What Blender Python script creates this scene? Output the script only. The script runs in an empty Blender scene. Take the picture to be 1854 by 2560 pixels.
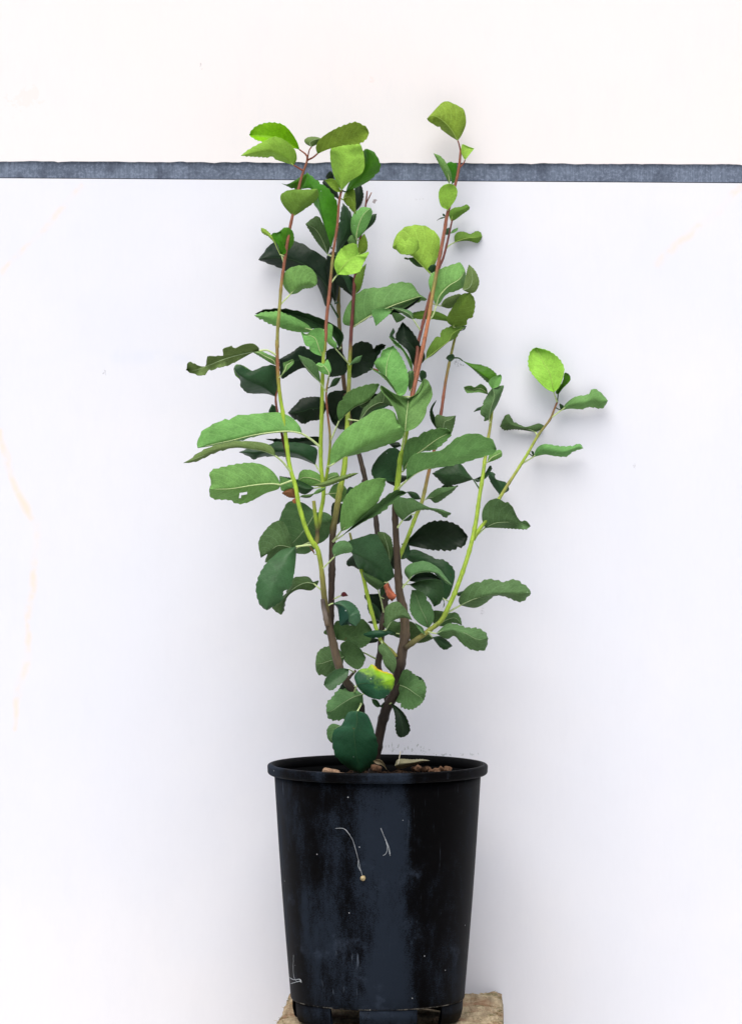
import bpy, bmesh, math, random
from mathutils import Vector, noise as mnoise

random.seed(7)
SC = bpy.context.scene
COL = SC.collection

# ------------------------------------------------------------------ camera
D = 5.0                      # metres from lens to the pot axis
F = 9855.0                   # focal length in photograph pixels
CX, HY = 927.0, 1038.0       # principal column, horizon row (photograph pixels)
CAMZ = 0.765                 # lens height above the block top
cam = bpy.data.cameras.new('camera')
cam.sensor_fit = 'VERTICAL'
cam.sensor_height = 36.0
cam.sensor_width = 36.0
cam.lens = 36.0 * F / 2560.0
cam.shift_y = -(1280.0 - HY) / 2560.0
cam.clip_start = 0.05
cam.clip_end = 200.0
camo = bpy.data.objects.new('camera', cam)
camo.location = (0.0, -D, CAMZ)
camo.rotation_euler = (math.radians(90), 0, 0)
COL.objects.link(camo)
SC.camera = camo

# ------------------------------------------------------------------ light
SUN_EL, SUN_AZ = 62.0, 13.0          # soft high light, from the camera side, a little left
world = bpy.data.worlds.new('World')
SC.world = world
world.use_nodes = True
wn = world.node_tree
bg = wn.nodes['Background']
sky = wn.nodes.new('ShaderNodeTexSky')
sky.sky_type = 'NISHITA'
sky.sun_disc = False
sky.sun_elevation = math.radians(SUN_EL)
sky.sun_rotation = math.radians(180 + SUN_AZ)
sky.air_density = 0.7
sky.dust_density = 4.0
sky.ozone_density = 0.6
wn.links.new(sky.outputs[0], bg.inputs[0])
bg.inputs[1].default_value = 0.05
sun = bpy.data.lights.new('sun', 'SUN')
sun.energy = 1.5
sun.angle = math.radians(54)
sun.color = (1.0, 0.98, 0.955)
suno = bpy.data.objects.new('sun', sun)
el, az = math.radians(SUN_EL), math.radians(SUN_AZ)
sdir = Vector((-math.sin(az) * math.cos(el), -math.cos(az) * math.cos(el), math.sin(el)))
suno.rotation_euler = sdir.to_track_quat('Z', 'Y').to_euler()
suno.location = sdir * 6
COL.objects.link(suno)
vs = SC.view_settings
vs.view_transform = 'Standard'
vs.look = 'None'
vs.exposure = 1.25
vs.gamma = 1.0
vs.use_curve_mapping = False

WALL_Y = 0.19                # wall face, metres behind the pot axis

# ------------------------------------------------------------------ helpers
def P(px, py, dcm):
    dist = D - dcm / 100.0
    return Vector(((px - CX) * dist / F, -dcm / 100.0, CAMZ - (py - HY) * dist / F))

def lin(c):
    return tuple(((v / 255.0) / 12.92 if v / 255.0 <= 0.04045 else ((v / 255.0 + 0.055) / 1.055) ** 2.4) for v in c)

def link(name, me, parent=None, mats=()):
    for m in mats:
        me.materials.append(m)
    o = bpy.data.objects.new(name, me)
    COL.objects.link(o)
    if parent is not None:
        o.parent = parent
        o.matrix_parent_inverse = parent.matrix_world.inverted()
    return o

def empty(name, loc):
    o = bpy.data.objects.new(name, None)
    o.location = loc
    COL.objects.link(o)
    o.matrix_world.translation = Vector(loc)
    return o

def tag(o, label=None, cat=None, kind=None, group=None):
    if label: o['label'] = label
    if cat: o['category'] = cat
    if kind: o['kind'] = kind
    if group: o['group'] = group
    return o

def smooth(me):
    for p in me.polygons:
        p.use_smooth = True

def cr(pts, n):
    """Catmull-Rom through pts, resampled to n points evenly along its length."""
    pts = [Vector(p) for p in pts]
    if len(pts) == 2:
        return [pts[0].lerp(pts[1], i / (n - 1)) for i in range(n)]
    dense = []
    q = [pts[0] * 2 - pts[1]] + pts + [pts[-1] * 2 - pts[-2]]
    for i in range(1, len(q) - 2):
        p0, p1, p2, p3 = q[i - 1], q[i], q[i + 1], q[i + 2]
        for k in range(10):
            t = k / 10.0
            dense.append(0.5 * ((2 * p1) + (p2 - p0) * t + (2 * p0 - 5 * p1 + 4 * p2 - p3) * t * t
                                + (3 * p1 - p0 - 3 * p2 + p3) * t * t * t))
    dense.append(pts[-1])
    acc = [0.0]
    for a, b in zip(dense, dense[1:]):
        acc.append(acc[-1] + (b - a).length)
    out, j = [], 0
    for i in range(n):
        s = acc[-1] * i / (n - 1)
        while j < len(acc) - 2 and acc[j + 1] < s:
            j += 1
        seg = acc[j + 1] - acc[j]
        out.append(dense[j].lerp(dense[j + 1], 0 if seg < 1e-9 else min(1, max(0, (s - acc[j]) / seg))))
    return out

def interp(stops, t):
    if not (isinstance(stops[0], (tuple, list)) and len(stops[0]) == 2):
        stops = [(i / (len(stops) - 1), v) for i, v in enumerate(stops)]
    if t <= stops[0][0]:
        return stops[0][1]
    for (a, va), (b, vb) in zip(stops, stops[1:]):
        if t <= b:
            k = (t - a) / (b - a)
            if isinstance(va, (tuple, list)):
                return tuple(x + (y - x) * k for x, y in zip(va, vb))
            return va + (vb - va) * k
    return stops[-1][1]

def tube_mesh(name, path, radii, sides=8, cols=None, cap=True, wob=0.0):
    verts, faces, vc = [], [], []
    n = len(path)
    up = Vector((0.3, -1, 0.2)).normalized()
    for i, p in enumerate(path):
        tg = (path[min(n - 1, i + 1)] - path[max(0, i - 1)])
        tg = tg.normalized() if tg.length > 1e-9 else Vector((0, 0, 1))
        a = tg.cross(up)
        a = a.normalized() if a.length > 1e-4 else tg.orthogonal().normalized()
        b = tg.cross(a)
        for k in range(sides):
            th = 2 * math.pi * k / sides
            r = radii[i]
            if wob:
                r *= 1 + wob * mnoise.noise(Vector((p.x * 160, p.z * 160, th * 1.3)))
            verts.append(p + (a * math.cos(th) + b * math.sin(th)) * r)
            if cols: vc.append(cols[i])
    for i in range(n - 1):
        for k in range(sides):
            k2 = (k + 1) % sides
            faces.append((i * sides + k, i * sides + k2, (i + 1) * sides + k2, (i + 1) * sides + k))
    if cap:
        faces.append(tuple(range(sides))[::-1])
        faces.append(tuple((n - 1) * sides + k for k in range(sides)))
    me = bpy.data.meshes.new(name)
    me.from_pydata(verts, [], faces)
    if cols:
        ca = me.color_attributes.new('Col', 'FLOAT_COLOR', 'POINT')
        for i, c in enumerate(vc):
            ca.data[i].color = (c[0], c[1], c[2], 1)
    smooth(me)
    me.update()
    return me

# ------------------------------------------------------------------ node helpers
class NT:
    def __init__(self, name):
        self.mat = bpy.data.materials.new(name)
        self.mat.use_nodes = True
        self.t = self.mat.node_tree
        self.t.nodes.clear()
        self.out = self.t.nodes.new('ShaderNodeOutputMaterial')
    def n(self, typ, **kw):
        nd = self.t.nodes.new('ShaderNode' + typ)
        for k, v in kw.items():
            if k.startswith('i_'):
                key = k[2:]
                key = int(key) if key.isdigit() else key.replace('_', ' ')
                self.put(nd.inputs[key], v)
            else:
                setattr(nd, k, v)
        return nd
    def put(self, sock, v):
        if hasattr(v, 'is_output'):
            self.t.links.new(v, sock)
        else:
            if sock.type == 'RGBA' and len(v) == 3:
                v = (v[0], v[1], v[2], 1)
            sock.default_value = v
    def math(self, op, a, b=None, c=None, clamp=False):
        nd = self.t.nodes.new('ShaderNodeMath')
        nd.operation = op
        nd.use_clamp = clamp
        for i, v in enumerate((a, b, c)):
            if v is not None: self.put(nd.inputs[i], v)
        return nd.outputs[0]
    def noise(self, vec, scale, detail=4, rough=0.55, dist=0.0):
        nd = self.n('TexNoise', i_Scale=scale, i_Detail=detail, i_Roughness=rough, i_Distortion=dist)
        if vec is not None: self.put(nd.inputs['Vector'], vec)
        return nd.outputs['Fac']
    def ramp(self, fac, a, b, va=0.0, vb=1.0):
        nd = self.n('MapRange', interpolation_type='SMOOTHSTEP')
        self.put(nd.inputs['Value'], fac)
        nd.inputs['From Min'].default_value = a
        nd.inputs['From Max'].default_value = b
        nd.inputs['To Min'].default_value = va
        nd.inputs['To Max'].default_value = vb
        return nd.outputs[0]
    def mix(self, fac, a, b, blend='MIX'):
        nd = self.n('Mix', data_type='RGBA', blend_type=blend)
        self.put(nd.inputs[0], fac)
        self.put(nd.inputs[6], a)
        self.put(nd.inputs[7], b)
        return nd.outputs[2]
    def obj(self):
        return self.n('TexCoord').outputs['Object']
    def scaled(self, vec, s, loc=(0, 0, 0)):
        nd = self.n('Mapping')
        self.put(nd.inputs['Vector'], vec)
        nd.inputs['Scale'].default_value = s
        nd.inputs['Location'].default_value = loc
        return nd.outputs[0]
    def bump(self, h, strength, dist):
        nd = self.n('Bump', i_Strength=strength, i_Distance=dist)
        self.put(nd.inputs['Height'], h)
        return nd.outputs[0]
    def principled(self, color, rough=0.5, spec=0.4, metal=0.0, normal=None, out=True):
        nd = self.n('BsdfPrincipled')
        self.put(nd.inputs['Base Color'], color)
        self.put(nd.inputs['Roughness'], rough)
        self.put(nd.inputs['Specular IOR Level'], spec)
        self.put(nd.inputs['Metallic'], metal)
        if normal is not None: self.put(nd.inputs['Normal'], normal)
        if out: self.t.links.new(nd.outputs[0], self.out.inputs[0])
        return nd.outputs[0]

# ------------------------------------------------------------------ materials
def wall_point(px, py):
    p = P(px, py, -WALL_Y * 100)
    return p.x, p.z

def mat_panel(name, base, warm, lower):
    m = NT(name)
    co = m.obj()
    sep = m.n('SeparateXYZ', i_0=co)
    x, z = sep.outputs[0], sep.outputs[2]
    n1 = m.noise(co, 2.3, 5, 0.6)
    n2 = m.noise(m.scaled(co, (9, 1, 3.5)), 3.0, 6, 0.65)
    n3 = m.noise(m.scaled(co, (260, 1, 60)), 1.0, 3, 0.6)
    c = m.mix(m.ramp(n1, 0.35, 0.7), base, warm)
    c = m.mix(m.ramp(n2, 0.45, 0.8, 0.0, 0.10), c, (0.60, 0.62, 0.68))
    c = m.mix(m.ramp(n3, 0.3, 0.75, 0.0, 0.05), c, (0.62, 0.63, 0.68))
    wob = m.math('MULTIPLY', m.math('SUBTRACT', m.noise(co, 14.0, 2), 0.5), 0.035)
    patch = m.ramp(m.noise(co, 30.0, 3), 0.35, 0.65, 0.15, 1.0)
    def seg(ax, ay, bx, by, wpx, colr, amt):
        nonlocal c
        (x0, z0), (x1, z1) = wall_point(ax, ay), wall_point(bx, by)
        dx, dz = x1 - x0, z1 - z0
        ll = dx * dx + dz * dz
        u = m.math('SUBTRACT', x, x0); v = m.math('SUBTRACT', z, z0)
        u = m.math('ADD', u, wob)
        t = m.math('DIVIDE', m.math('ADD', m.math('MULTIPLY', u, dx), m.math('MULTIPLY', v, dz)), ll, clamp=True)
        eu = m.math('SUBTRACT', u, m.math('MULTIPLY', t, dx))
        ev = m.math('SUBTRACT', v, m.math('MULTIPLY', t, dz))
        d = m.math('SQRT', m.math('ADD', m.math('MULTIPLY', eu, eu), m.math('MULTIPLY', ev, ev)))
        k = m.ramp(d, 0.0, wpx / 1888.0, 1.0, 0.0)
        k = m.math('MULTIPLY', k, patch)
        c = m.mix(m.math('MULTIPLY', k, amt), c, colr)
    def speck(px, py, rx, ry, scale, thr, colr, amt, stretch=1.0):
        nonlocal c
        x0, z0 = wall_point(px, py)
        u = m.math('DIVIDE', m.math('SUBTRACT', x, x0), rx / 1888.0)
        v = m.math('DIVIDE', m.math('SUBTRACT', z, z0), ry / 1888.0)
        r = m.math('SQRT', m.math('ADD', m.math('MULTIPLY', u, u), m.math('MULTIPLY', v, v)))
        env = m.ramp(r, 0.25, 1.0, 1.0, 0.0)
        nz = m.noise(m.scaled(co, (scale, scale, scale * stretch)), 1.0, 4, 0.7)
        lo = m.math('ADD', nz, m.math('MULTIPLY', env, 0.16))
        k = m.math('MULTIPLY', m.ramp(lo, thr + 0.16, thr + 0.22), m.ramp(env, 0.02, 0.3))
        c = m.mix(m.math('MULTIPLY', k, amt), c, colr)
    if lower:
        cream = (0.82, 0.68, 0.54)
        seg(0, 1080, 92, 1340, 16, cream, 0.75)
        seg(92, 1340, 78, 1540, 18, cream, 0.8)
        seg(78, 1540, 30, 1820, 14, cream, 0.6)
        seg(1640, 660, 1850, 470, 18, cream, 0.6)
        seg(0, 680, 210, 465, 14, cream, 0.55)
        seg(300, 893, 480, 893, 30, (0.62, 0.68, 0.82), 0.22)
        seg(1235, 905, 1390, 905, 26, (0.62, 0.68, 0.82), 0.18)
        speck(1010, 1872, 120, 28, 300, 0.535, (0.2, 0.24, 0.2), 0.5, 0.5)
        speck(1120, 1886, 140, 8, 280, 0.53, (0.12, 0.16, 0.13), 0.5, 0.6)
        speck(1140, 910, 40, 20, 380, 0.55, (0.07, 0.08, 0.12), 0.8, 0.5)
        speck(935, 503, 9, 8, 160, 0.40, (0.16, 0.11, 0.10), 0.7)
        speck(1060, 498, 50, 5, 200, 0.50, (0.45, 0.44, 0.46), 0.4, 0.6)
        speck(262, 930, 10, 14, 420, 0.52, (0.2, 0.2, 0.24), 0.6)
        speck(1585, 1166, 7, 11, 300, 0.46, (0.4, 0.4, 0.43), 0.4)
        speck(1205, 1530, 8, 14, 300, 0.46, (0.4, 0.4, 0.43), 0.4)
    else:
        speck(55, 250, 70, 60, 40, 0.48, (0.82, 0.66, 0.60), 0.25)
        speck(930, 200, 16, 12, 120, 0.45, (0.85, 0.62, 0.58), 0.3)
        speck(503, 168, 7, 14, 300, 0.45, (0.4, 0.36, 0.38), 0.5)
    bh = m.math('ADD', m.noise(m.scaled(co, (70, 1, 18)), 1.0, 3), m.math('MULTIPLY', m.noise(co, 6.0, 3), 1.5))
    m.principled(c, 0.55, 0.25, normal=m.bump(bh, 0.12, 0.002))
    return m.mat

def mat_strip():
    m = NT('galvanised_strip')
    co = m.obj()
    z = m.n('SeparateXYZ', i_0=co).outputs[2]
    streak = m.noise(m.scaled(co, (420, 1, 14)), 1.0, 4, 0.7)
    blot = m.noise(m.scaled(co, (14, 1, 24)), 1.0, 5, 0.6)
    c = m.mix(m.ramp(streak, 0.3, 0.72), lin((86, 97, 114)), lin((112, 124, 142)))
    c = m.mix(m.ramp(blot, 0.42, 0.68, 0.0, 0.65), c, lin((76, 86, 103)))
    sp = m.noise(co, 260, 5, 0.7)
    c = m.mix(m.ramp(sp, 0.42, 0.7, 0.0, 0.6), c, lin((138, 150, 170)))
    b2 = m.noise(co, 38, 4, 0.6)
    c = m.mix(m.ramp(b2, 0.5, 0.7, 0.0, 0.6), c, lin((54, 62, 78)))
    dirt = m.noise(m.scaled(co, (60, 1, 90)), 1.0, 4, 0.7)
    c = m.mix(m.ramp(dirt, 0.66, 0.74, 0.0, 0.7), c, lin((40, 44, 54)))
    m.principled(c, 0.55, 0.3, 0.0, normal=m.bump(streak, 0.3, 0.001))
    return m.mat

def mat_plain(name, c, rough=0.7, spec=0.2, var=0.0, scale=60):
    m = NT(name)
    if var:
        nz = m.noise(m.obj(), scale, 5, 0.6)
        a = tuple(max(0, v * (1 - var)) for v in c); b = tuple(v * (1 + var) for v in c)
        col = m.mix(m.ramp(nz, 0.3, 0.7), a, b)
        m.principled(col, rough, spec, normal=m.bump(nz, 0.4, 0.002))
    else:
        m.principled(c, rough, spec)
    return m.mat

def mat_pot():
    m = NT('black_plastic')
    co = m.obj()
    big = m.noise(m.scaled(co, (7, 7, 3.2)), 1.0, 6, 0.68)
    med = m.noise(m.scaled(co, (26, 26, 9)), 1.0, 6, 0.72)
    grain = m.noise(co, 900, 2, 0.6)
    film_shade = m.math('ADD', m.math('MULTIPLY', big, 0.7), m.math('MULTIPLY', med, 0.3))
    film_shade = m.math('ADD', film_shade, m.math('MULTIPLY', m.math('SUBTRACT', grain, 0.5), 0.26))
    film_shade = m.math('SUBTRACT', film_shade, m.ramp(m.n('SeparateXYZ', i_0=co).outputs[0], 0.03, 0.075, 0.0, 0.14))  # dust film thinned towards the right: shaded side painted into the colour
    c = m.mix(m.ramp(film_shade, 0.42, 0.54), lin((3, 3, 4)), lin((29, 36, 46)))
    dust = m.noise(m.scaled(co, (13, 13, 15), (0.3, 0.2, 0.45)), 1.0, 8, 0.72)
    c = m.mix(m.ramp(dust, 0.56, 0.76, 0.0, 0.3), c, lin((76, 88, 106)))
    scr = m.noise(m.scaled(co, (330, 330, 7)), 1.0, 3, 0.7)
    scm = m.ramp(m.noise(m.scaled(co, (12, 12, 6), (3.1, 0, 0)), 1.0, 2), 0.52, 0.68)
    c = m.mix(m.math('MULTIPLY', m.ramp(scr, 0.64, 0.74), m.math('MULTIPLY', scm, 0.4)), c, lin((120, 132, 148)))
    vo = m.n('TexVoronoi', i_Scale=75.0)
    m.put(vo.inputs['Vector'], co)
    sp = m.math('MULTIPLY', m.math('LESS_THAN', vo.outputs['Distance'], 0.055),
                m.math('GREATER_THAN', m.n('SeparateColor', i_0=vo.outputs['Color']).outputs[0], 0.83))
    c = m.mix(m.math('MULTIPLY', sp, 0.7), c, lin((190, 195, 200)))
    pz = m.n('SeparateXYZ', i_0=co).outputs[2]
    dz_ = m.math('ABSOLUTE', m.math('SUBTRACT', pz, 0.0268))
    wear = m.math('MULTIPLY', m.ramp(dz_, 0.0003, 0.0011, 1.0, 0.0), m.ramp(m.noise(m.scaled(co, (60, 60, 4)), 1.0, 4, 0.7), 0.48, 0.66))
    c = m.mix(m.math('MULTIPLY', wear, 0.7), c, lin((150, 152, 150)))
    scuff = m.noise(m.scaled(co, (45, 45, 60), (1.7, 0.4, 2.2)), 1.0, 7, 0.8)
    c = m.mix(m.ramp(scuff, 0.66, 0.74, 0.0, 0.35), c, lin((120, 130, 144)))
    bh = m.math('ADD', m.math('MULTIPLY', grain, 0.3), med)
    m.principled(c, m.ramp(film_shade, 0.4, 0.6, 0.5, 0.7), 0.035, normal=m.bump(bh, 0.12, 0.001))
    return m.mat

LEAF_MATS = {}
CLS = {   # leaf face sRGB under a white-wall exposure; darkest green has shade painted in
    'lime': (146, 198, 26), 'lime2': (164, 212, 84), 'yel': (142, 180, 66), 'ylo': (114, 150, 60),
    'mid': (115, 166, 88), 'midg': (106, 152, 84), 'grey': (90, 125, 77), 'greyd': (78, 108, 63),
    'olive': (102, 126, 70), 'up': (72, 136, 26), 'dark': (42, 76, 42), 'vdark_shade': (23, 43, 25),
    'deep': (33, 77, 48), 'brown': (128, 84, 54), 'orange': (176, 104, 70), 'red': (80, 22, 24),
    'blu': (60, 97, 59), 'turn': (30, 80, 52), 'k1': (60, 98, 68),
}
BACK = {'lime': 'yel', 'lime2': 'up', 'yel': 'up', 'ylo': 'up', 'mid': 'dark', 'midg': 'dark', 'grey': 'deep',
        'greyd': 'dark', 'olive': 'dark', 'up': 'mid', 'dark': 'greyd', 'vdark_shade': 'greyd', 'deep': 'grey',
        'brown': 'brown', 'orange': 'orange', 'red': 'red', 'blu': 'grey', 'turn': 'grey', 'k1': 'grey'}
ALB = 0.86

def mat_leaf(cls):
    if cls in LEAF_MATS:
        return LEAF_MATS[cls]
    m = NT('leaf_' + cls)
    base = tuple(v * ALB for v in lin(CLS[cls]))
    uv = m.n('UVMap', uv_map='UVMap').outputs[0]
    s = m.n('SeparateXYZ', i_0=uv)
    t, v = s.outputs[0], s.outputs[1]
    av = m.math('ABSOLUTE', m.math('SUBTRACT', m.math('MULTIPLY', v, 2.0), 1.0))
    rnd = m.n('ObjectInfo').outputs['Random']
    co = m.obj()
    # secondary veins run forward from the midrib
    w = m.math('SUBTRACT', m.math('MULTIPLY', t, 8.5),
               m.math('MULTIPLY', m.math('POWER', av, 1.25), 2.3))
    side = m.math('MULTIPLY', m.math('GREATER_THAN', v, 0.5), 0.37)
    w = m.math('ADD', m.math('ADD', w, side), m.math('MULTIPLY', m.noise(co, 40, 2), 0.5))
    tri = m.math('PINGPONG', w, 0.5)
    vein = m.ramp(tri, 0.0, 0.075, 1.0, 0.0)
    quilt = m.ramp(tri, 0.0, 0.5)
    fine = m.noise(co, 520, 3, 0.65)
    blot = m.noise(co, 55, 5, 0.6)
    k = m.math('ADD', m.math('MULTIPLY', m.math('SUBTRACT', blot, 0.5), 0.9),
               m.math('MULTIPLY', m.math('SUBTRACT', fine, 0.5), 0.9))
    k = m.math('ADD', k, m.math('MULTIPLY', m.math('SUBTRACT', rnd, 0.5), 0.28))
    k = m.math('ADD', k, 1.0)
    hsv = m.n('HueSaturation', i_Color=base, i_Value=k)
    m.put(hsv.inputs['Hue'], m.math('ADD', 0.488, m.math('MULTIPLY', rnd, 0.024)))
    c = hsv.outputs[0]
    under = cls in ('yel', 'ylo', 'mid', 'midg', 'grey', 'greyd', 'olive', 'lime2')
    light = tuple(min(1, x * 1.35 + 0.03) for x in base)
    c = m.mix(m.math('MULTIPLY', vein, 0.5 if under else 0.16), c, light)
    if cls == 'turn':
        edge = m.math('ADD', m.math('MULTIPLY', m.math('SUBTRACT', 1.0, v), 0.50), m.math('MULTIPLY', t, 0.80))
        edge = m.math('ADD', edge, m.math('MULTIPLY', m.math('SUBTRACT', blot, 0.5), 0.7))
        c = m.mix(m.ramp(edge, 0.60, 0.86), c, lin((130, 176, 32)))
        yl = m.math('ADD', m.math('SUBTRACT', 1.0, v), m.math('MULTIPLY', m.math('SUBTRACT', blot, 0.5), 0.8))
        yl = m.math('MULTIPLY', m.ramp(yl, 0.80, 1.0), m.ramp(t, 0.45, 0.6))
        c = m.mix(m.math('MULTIPLY', yl, 0.85), c, lin((206, 164, 44)))
    if cls == 'k1':
        c = m.mix(m.ramp(v, 0.45, 0.6), c, tuple(q * ALB for q in lin((26, 66, 52))))
    if cls not in ('brown', 'orange', 'red', 'lime', 'lime2'):
        # brown scorch and pale dust on a few leaves
        sp = m.ramp(m.noise(co, 95, 3, 0.6), 0.70, 0.76)
        c = m.mix(m.math('MULTIPLY', sp, m.math('MULTIPLY', m.math('GREATER_THAN', rnd, 0.55), 0.55)), c, lin((96, 78, 44)))
        vo = m.n('TexVoronoi', i_Scale=95.0)
        m.put(vo.inputs['Vector'], co)
        d = m.math('MULTIPLY', m.math('LESS_THAN', vo.outputs['Distance'], 0.07),
                   m.math('GREATER_THAN', m.n('SeparateColor', i_0=vo.outputs['Color']).outputs[0], 0.9))
        c = m.mix(m.math('MULTIPLY', d, 0.6), c, (0.62, 0.68, 0.62))
    h = m.math('ADD', m.math('MULTIPLY', quilt, 0.28), m.math('MULTIPLY', fine, 0.25))
    h = m.math('ADD', h, m.math('MULTIPLY', blot, 2.2))
    h = m.math('ADD', h, m.math('MULTIPLY', m.noise(co, 170, 4, 0.6), 0.7))
    bs = m.principled(c, 0.45 if not under else 0.66, 0.22 if not under else 0.14,
                      normal=m.bump(h, 0.35, 0.0012), out=False)
    tr = m.n('BsdfTranslucent')
    m.put(tr.inputs[0], m.mix(0.35, c, (0.42, 0.62, 0.05)) if cls not in ('brown', 'orange', 'red') else c)
    mx = m.n('MixShader', i_0=0.26 if cls in ('lime', 'lime2', 'yel', 'ylo', 'up') else 0.10)
    m.t.links.new(bs, mx.inputs[1]); m.t.links.new(tr.outputs[0], mx.inputs[2])
    m.t.links.new(mx.outputs[0], m.out.inputs[0])
    LEAF_MATS[cls] = m.mat
    return m.mat

def mat_stem():
    m = NT('stem_bark')
    co = m.obj()
    c = m.n('Attribute', attribute_name='Col').outputs['Color']
    n1 = m.noise(m.scaled(co, (150, 150, 45)), 1.0, 6, 0.7)
    n2 = m.noise(co, 420, 4, 0.7)
    c = m.mix(m.ramp(n1, 0.3, 0.7, 0.0, 0.55), c, (0.02, 0.016, 0.012), 'MULTIPLY') if False else \
        m.mix(1.0, c, m.n('CombineColor', i_0=m.ramp(n1, 0.25, 0.75, 0.62, 1.3), i_1=m.ramp(n1, 0.25, 0.75, 0.66, 1.28),
                          i_2=m.ramp(n1, 0.25, 0.75, 0.7, 1.25)).outputs[0], 'MULTIPLY')
    sp = m.ramp(n2, 0.66, 0.74, 0.0, 0.45)
    c = m.mix(sp, c, (0.26, 0.22, 0.15))
    m.principled(c, 0.55, 0.3, normal=m.bump(m.math('ADD', n1, n2), 0.45, 0.0012))
    return m.mat

M_UP = mat_panel('upper_panel_paint', (0.785, 0.763, 0.757), (0.81, 0.76, 0.742), False)
M_LO = mat_panel('lower_panel_paint', (0.722, 0.742, 0.805), (0.765, 0.77, 0.808), True)
M_STRIP = mat_strip()
M_BACK = mat_plain('dark_backing', (0.02, 0.022, 0.026))
M_GROUND = mat_plain('ground_concrete', (0.56, 0.55, 0.525), 0.9, 0.1, 0.12, 9)
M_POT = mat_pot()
M_STEM = mat_stem()
M_RIB = mat_plain('pale_leaf_rib', lin((182, 200, 140)), 0.6, 0.2, 0.15, 300)
M_RIBD = mat_plain('dark_leaf_rib', lin((52, 80, 46)), 0.6, 0.2, 0.15, 300)
M_RIBY = mat_plain('lime_leaf_rib', lin((160, 188, 92)), 0.6, 0.2, 0.15, 300)
M_RIBG = mat_plain('grey_leaf_rib', lin((142, 164, 118)), 0.6, 0.2, 0.15, 300)
M_PETR = mat_plain('red_petiole', lin((128, 70, 52)), 0.55, 0.25, 0.2, 300)

# ------------------------------------------------------------------ ground and wall
def boxmesh(name, x0, x1, y0, y1, z0, z1):
    v = [(x, y, z) for x in (x0, x1) for y in (y0, y1) for z in (z0, z1)]
    f = [(0, 1, 3, 2), (4, 6, 7, 5), (0, 4, 5, 1), (2, 3, 7, 6), (0, 2, 6, 4), (1, 5, 7, 3)]
    me = bpy.data.meshes.new(name)
    me.from_pydata(v, [], f)
    me.update()
    return me

GZ = -0.30
me = bpy.data.meshes.new('ground')
me.from_pydata([(-30, -40, GZ), (30, -40, GZ), (30, 1, GZ), (-30, 1, GZ)], [], [(0, 1, 2, 3)])
tag(link('ground', me, mats=[M_GROUND]), kind='structure')

wall = empty('panel_wall', (0, WALL_Y, GZ))
tag(wall, 'white painted panel wall with a grey metal strip behind the potted shrub', 'wall')

def edge_z(px_l, px_r):
    """height of an edge that runs from row px_l at the left frame side to px_r at the right"""
    zl, zr = P(0, px_l, -WALL_Y * 100), P(1854, px_r, -WALL_Y * 100)
    k = (zr.z - zl.z) / (zr.x - zl.x)
    return lambda x: zl.z + (x - zl.x) * k

e_top = edge_z(403, 411)      # lower edge of the upper panel
e_bot = edge_z(443.5, 456)    # lower edge of the strip
def panel(name, mat, zlo, zhi, yf, thick, rag_lo=0.0, rag_hi=0.0, n=700, half=1.6):
    v, f = [], []
    for i in range(n + 1):
        x = -half + 2 * half * i / n
        rl = rag_lo * max(-0.4, mnoise.noise(Vector((x * 46, 3.1, 0))) + 0.9 * max(0, mnoise.noise(Vector((x * 130, 8.1, 0))) - 0.1))
        rh = rag_hi * mnoise.noise(Vector((x * 60, 7.7, 0)))
        a, b = zlo(x) - rl, zhi(x) + rh
        v += [(x, yf, a), (x, yf, b), (x, yf + thick, a), (x, yf + thick, b)]
    for i in range(n):
        p, q = i * 4, i * 4 + 4
        f += [(p, q, q + 1, p + 1), (p + 1, q + 1, q + 3, p + 3), (p + 2, p, q, q + 2)[::-1], (p + 3, q + 3, q + 2, p + 2)]
    f += [(0, 1, 3, 2), (n * 4, n * 4 + 2, n * 4 + 3, n * 4 + 1)]
    me = bpy.data.meshes.new(name)
    me.from_pydata(v, [], f)
    bm = bmesh.new(); bm.from_mesh(me)
    bmesh.ops.recalc_face_normals(bm, faces=bm.faces)
    bm.to_mesh(me); bm.free()
    me.update()
    return link(name, me, wall, [mat])
top = lambda x: 2.4
flo = lambda x: GZ
panel('upper_panel', M_UP, e_top, top, WALL_Y - 0.0015, 0.015, rag_lo=0.0017)
panel('metal_strip', M_STRIP, e_bot, lambda x: e_top(x) + 0.012, WALL_Y + 0.0015, 0.008)
panel('lower_panel', M_LO, flo, lambda x: e_bot(x) - 0.0011, WALL_Y, 0.015, n=60)
panel('backing_board', M_BACK, flo, top, WALL_Y + 0.018, 0.01, n=4)

# ------------------------------------------------------------------ block under the pot
M = NT('weathered_block')
co = M.obj()
n1 = M.noise(co, 16, 6, 0.65); n2 = M.noise(M.scaled(co, (90, 18, 60)), 1.0, 6, 0.7); n3 = M.noise(co, 34, 5, 0.7)
c = M.mix(M.ramp(n2, 0.3, 0.7), lin((132, 116, 92)), lin((190, 174, 144)))
c = M.mix(M.ramp(n1, 0.46, 0.62, 0, 0.75), c, lin((132, 92, 66)))
c = M.mix(M.ramp(n3, 0.52, 0.66, 0, 0.7), c, lin((92, 92, 56)))
c = M.mix(M.ramp(M.noise(co, 60, 5, 0.75), 0.60, 0.72, 0, 0.85), c, lin((38, 32, 26)))
M.principled(c, 0.9, 0.1, normal=M.bump(M.math('ADD', n2, n3), 0.9, 0.006))
M_BLOCK = M.mat
block = empty('support_block', (0.03, 0.0, GZ))
tag(block, 'weathered tan block with moss under the black pot', 'block')
bx0, bx1 = -0.128, 0.168
N = 44
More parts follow.
